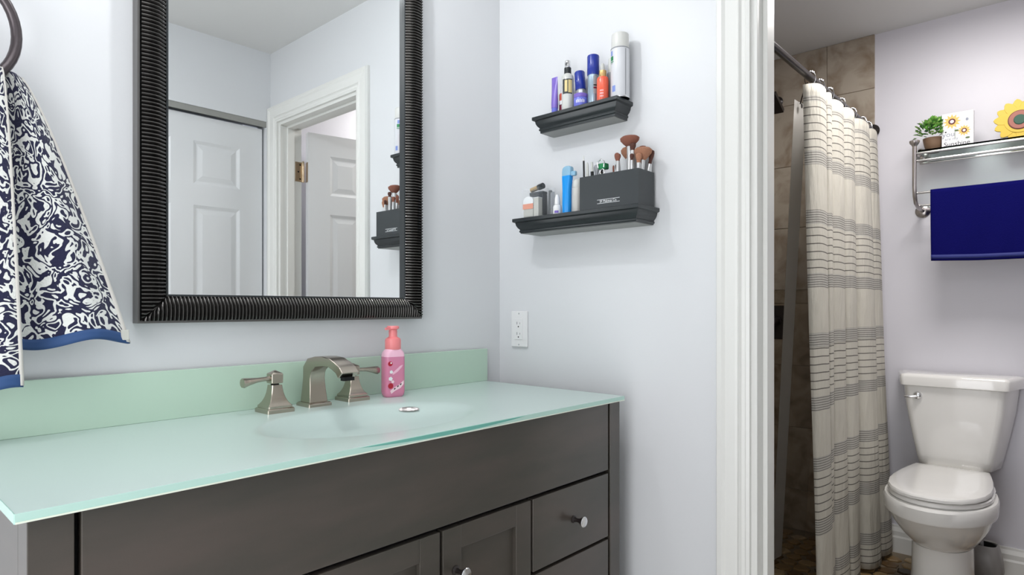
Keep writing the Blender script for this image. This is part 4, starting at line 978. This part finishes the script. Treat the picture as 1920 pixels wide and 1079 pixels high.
def star(cu_, cv, r, n, m, inner=0.62):
    return [(cu_+(r if k % 2 == 0 else r*inner)*cos(2*pi*k/(2*n)), cv+(r if k % 2 == 0 else r*inner)*sin(2*pi*k/(2*n))) for k in range(2*n)]
for (u, v, r) in ((0.036,0.112,0.032),(0.078,0.068,0.024)):
    flat_on_sign('printed_petals', star(u, v, r, 12, None), M['petal'], 1)
    flat_on_sign('printed_seed_ring', blob(u, v, r*0.40, 14), M['seed'], 2); flat_on_sign('printed_seed', blob(u, v, r*0.22, 10), M['labelpink'], 3)
flat_on_sign('printed_stem', [(0.0455,0.040),(0.047,0.040),(0.047,0.080),(0.0455,0.082)], M['leafp'], 1); flat_on_sign('printed_leaf', blob(0.052,0.072,0.008,10,1,0.5), M['leafp'], 2); flat_on_sign('printed_leaf', blob(0.090,0.036,0.008,10,1,0.5,0.4), M['leafp'], 2)
flat_on_sign('printed_butterfly', blob(0.088,0.113,0.007,6,0.8,1.0,0.5), M['inkgrey'], 1); flat_on_sign('printed_heart', blob(0.014,0.070,0.0035,6), M['ink'], 1)
RT = (radians(90), 0, radians(-90))
text('lettering', 'you', 0.030, M['inkgrey'], sgb, (SX0-0.0003, SY1-0.024, ZG+0.050), RT)
text('lettering', 'are my', 0.017, M['inkgrey'], sgb, (SX0-0.0003, SY1-0.034, ZG+0.034), RT)
text('lettering', 'Sunshine', 0.026, M['ink'], sgb, (SX0-0.0003, SY1-0.053, ZG+0.009), RT)
# sunflower cut-out
sf = thing('sunflower_ornament', 'large yellow wooden sunflower cut-out standing on the glass shelf', 'ornament', (1.68, -1.283, ZG))
FYc, FZc = -1.285, ZG+0.079
def petal_ring(n, r, ph):
    for k in range(n):
        a = 2*pi*k/n+ph; mb = MB(); pr = [(0.030,-0.013),(0.055,-0.019),(0.070,-0.017),(0.083,-0.008),(0.088,0),(0.083,0.008),(0.070,0.017),(0.055,0.019),(0.030,0.013)]
        pts = [(FYc + (p[0]*cos(a)-p[1]*sin(a))*r/0.088, FZc + (p[0]*sin(a)+p[1]*cos(a))*r/0.088) for p in pr]
        pts = [(y, max(z, ZG)) for y, z in pts]
        o = obj('petal', MB().prism(pts, 'x', 1.676+0.0012*(k%2), 1.688), M['petal2'], sf, bevel=0.001, seg=1)
petal_ring(14, 0.086, 0.12)
d1 = obj('flower_disc', MB().lathe([(0.050,0.0),(0.050,-0.006)], (1.680,FYc,FZc), 28, 'x'), M['petal2'], sf)
d1 = obj('seed_outline', MB().lathe([(0.0385,0.0),(0.0385,-0.0075)], (1.680,FYc,FZc), 28, 'x'), M['seed'], sf)
obj('seed_ring', MB().lathe([(0.036,0.0),(0.036,-0.009),(0.034,-0.010)], (1.680,FYc,FZc), 28, 'x'), M['seed2'], d1); obj('seed_centre', MB().lathe([(0.020,0.0),(0.020,-0.011),(0.017,-0.0125)], (1.680,FYc,FZc), 20, 'x'), M['seedg'], d1)

# ------------------------------------------------------------------ toilet
TY = -1.070
to = thing('toilet', 'white two-piece porcelain toilet with the lid closed', 'toilet', (1.4, TY, 0))
def egg(xf, xb, hw, z, xm=None, n=36, flat=0.0, cy=TY, pw=2.0):
    xm = xm if xm is not None else xf+(xb-xf)*0.48; pts = []
    for k in range(n):
        a = 2*pi*k/n; c_, s_ = cos(a), sin(a)
        if c_ < 0: x = xm+(xm-xf)*c_*1.0
        else:
            cc = abs(c_)**(1-flat*0.6); x = xm+(xb-xm)*cc
        w_ = abs(s_)**(2/pw)*(1 if s_ > 0 else -1)
        pts.append((x, cy+hw*w_, z))
    return pts
mb = MB()
mb.loft([egg(1.22,1.50,0.112,0.0,pw=2.6), egg(1.215,1.50,0.110,0.02,pw=2.6), egg(1.225,1.49,0.100,0.12,pw=2.5), egg(1.215,1.50,0.098,0.235,pw=2.4)])
mb.box(1.44, 1.60, TY-0.05, TY+0.05, 0, 0.40)
obj('pedestal', mb, M['porcelain'], to, smooth=True)
mb = MB()
mb.loft([egg(1.235,1.60,0.095,0.225,pw=2.2), egg(1.19,1.60,0.108,0.245,1.36), egg(1.135,1.62,0.132,0.285,1.33), egg(1.09,1.62,0.153,0.33,1.30), egg(1.055,1.62,0.165,0.375,1.29), egg(1.045,1.62,0.168,0.388,1.29)])
bo = obj('bowl', mb, M['porcelain'], to, smooth=True)
mb = MB()
mb.loft([egg(1.050,1.62,0.166,0.372,1.29), egg(1.030,1.62,0.176,0.378,1.29), egg(1.026,1.62,0.178,0.386,1.29), egg(1.024,1.62,0.179,0.425,1.29), egg(1.030,1.62,0.175,0.433,1.29), egg(1.06,1.60,0.15,0.435,1.29)])
obj('rim', mb, M['porcelain'], bo, smooth=True)
mb = MB(); mb.loft([egg(1.050,1.585,0.160,0.4355,1.27,flat=0.7), egg(1.046,1.59,0.164,0.440,1.27,flat=0.7), egg(1.046,1.59,0.164,0.450,1.27,flat=0.7), egg(1.05,1.585,0.16,0.453,1.27,flat=0.7)])
obj('seat', mb, M['porcelain'], to, smooth=True)
def lidpoly(z, k, rr=0):
    # tapered towards a straight hinge edge
    pts = [(1.585,-0.128),(1.592,-0.118),(1.594,0),(1.592,0.118),(1.585,0.128),(1.50,0.142),(1.42,0.153),(1.33,0.160),(1.25,0.160),(1.18,0.150),(1.12,0.128),(1.07,0.092),(1.045,0.050),(1.038,0),(1.045,-0.050),(1.07,-0.092),(1.12,-0.128),(1.18,-0.150),(1.25,-0.160),(1.33,-0.160),(1.42,-0.153),(1.50,-0.142)]
    return [(1.32+(x-1.32)*k, TY+y*k, z) for x, y in pts]
mb = MB(); mb.loft([lidpoly(0.4570,0.985), lidpoly(0.4590,1.0), lidpoly(0.468,1.0), lidpoly(0.4735,0.985), lidpoly(0.4765,0.93), lidpoly(0.479,0.75), lidpoly(0.4795,0.3)])
obj('lid', mb, M['porcelain'], to, smooth=True)
for yy in (-0.07, 0.07): obj('lid_hinge', MB().tube([(1.597,TY+yy-0.02,0.462),(1.597,TY+yy+0.02,0.462)], 0.010, 10), M['porcelain'], to, smooth=True)
# tank
def rr2(x0, x1, hw, z, r=0.02, cy=TY):
    pts = rrect((x0+x1)/2, cy, z, (x1-x0)/2, hw, r, 5)
    return [(x, cy+(y-cy)*(1+0.24*max(0,(x-x0)/(x1-x0))), z_) for x, y, z_ in pts]
mb = MB(); mb.loft([rr2(1.665,1.785,0.110,0.455), rr2(1.648,1.79,0.124,0.462), rr2(1.640,1.79,0.131,0.50), rr2(1.630,1.79,0.148,0.60), rr2(1.622,1.79,0.163,0.70), rr2(1.618,1.79,0.172,0.80)])
tk = obj('tank', mb, M['porcelain'], to, autos=60)
mb = MB(); mb.loft([rr2(1.612,1.795,0.176,0.797,0.012), rr2(1.604,1.798,0.184,0.801,0.014), rr2(1.602,1.80,0.186,0.835,0.014), rr2(1.606,1.797,0.182,0.846,0.012), rr2(1.625,1.785,0.165,0.850,0.018)])
obj('tank_lid', mb, M['porcelain'], to, autos=60)
obj('tank_neck', MB().box(1.60, 1.76, TY-0.10, TY+0.10, 0.40, 0.458), M['porcelain'], to, bevel=0.01)
fv = obj('flush_lever', MB().lathe([(0.017,0),(0.017,-0.005),(0.013,-0.012),(0.006,-0.015)], (1.620,-0.945,0.757), 18, 'x'), M['chrome'], tk, smooth=True)
obj('lever_arm', MB().tube([(1.603,-0.945,0.756),(1.598,-0.925,0.752),(1.597,-0.900,0.753)], [0.006,0.0065,0.0045], 10), M['chrome'], fv, smooth=True)

# toilet brush in its holder
c = (1.668, -1.168, 0)
th_ = thing('brush_holder', 'grey plastic toilet brush holder standing beside the toilet', 'brush holder', (c[0],c[1],0.009))
mb = MB(); mb.loft([rrect(c[0],c[1],0.045+z,r,r,r*0.6,6) for r, z in ((0.064,0),(0.068,0.008),(0.062,0.07),(0.050,0.116),(0.046,0.120),(0.043,0.116),(0.048,0.02),(0.01,0.02))])
obj('canister', mb, mat('warm_grey_plastic', (0.27,0.26,0.25), 0.4), th_, smooth=True)
obj('shadow_base', MB().lathe([(0.050,0.009),(0.050,0.045)], (c[0],c[1],0), 20), M['black'], th_, smooth=True)  # black base painted in for the shadow under the canister
obj('dark_lining', MB().lathe([(0.0455,0.066),(0.0425,0.160),(0.0415,0.160),(0.0445,0.068)], (c[0],c[1],0), 20), M['dark'], th_, smooth=True)
tb = thing('toilet_brush', 'grey toilet brush handle rising from its holder', 'toilet brush', (c[0],c[1]+0.005,0.03))
obj('handle', MB().tube([(c[0],c[1]+0.005,0.10),(c[0],c[1]+0.012,0.38)], [0.008,0.006], 10), mat('brush_grey', (0.45,0.44,0.44), 0.4), tb, smooth=True)
obj('brush_head', MB().lathe([(0.012,0.03),(0.034,0.04),(0.036,0.08),(0.015,0.105)], (c[0],c[1]+0.005,0), 14), M['white'], tb, smooth=True)
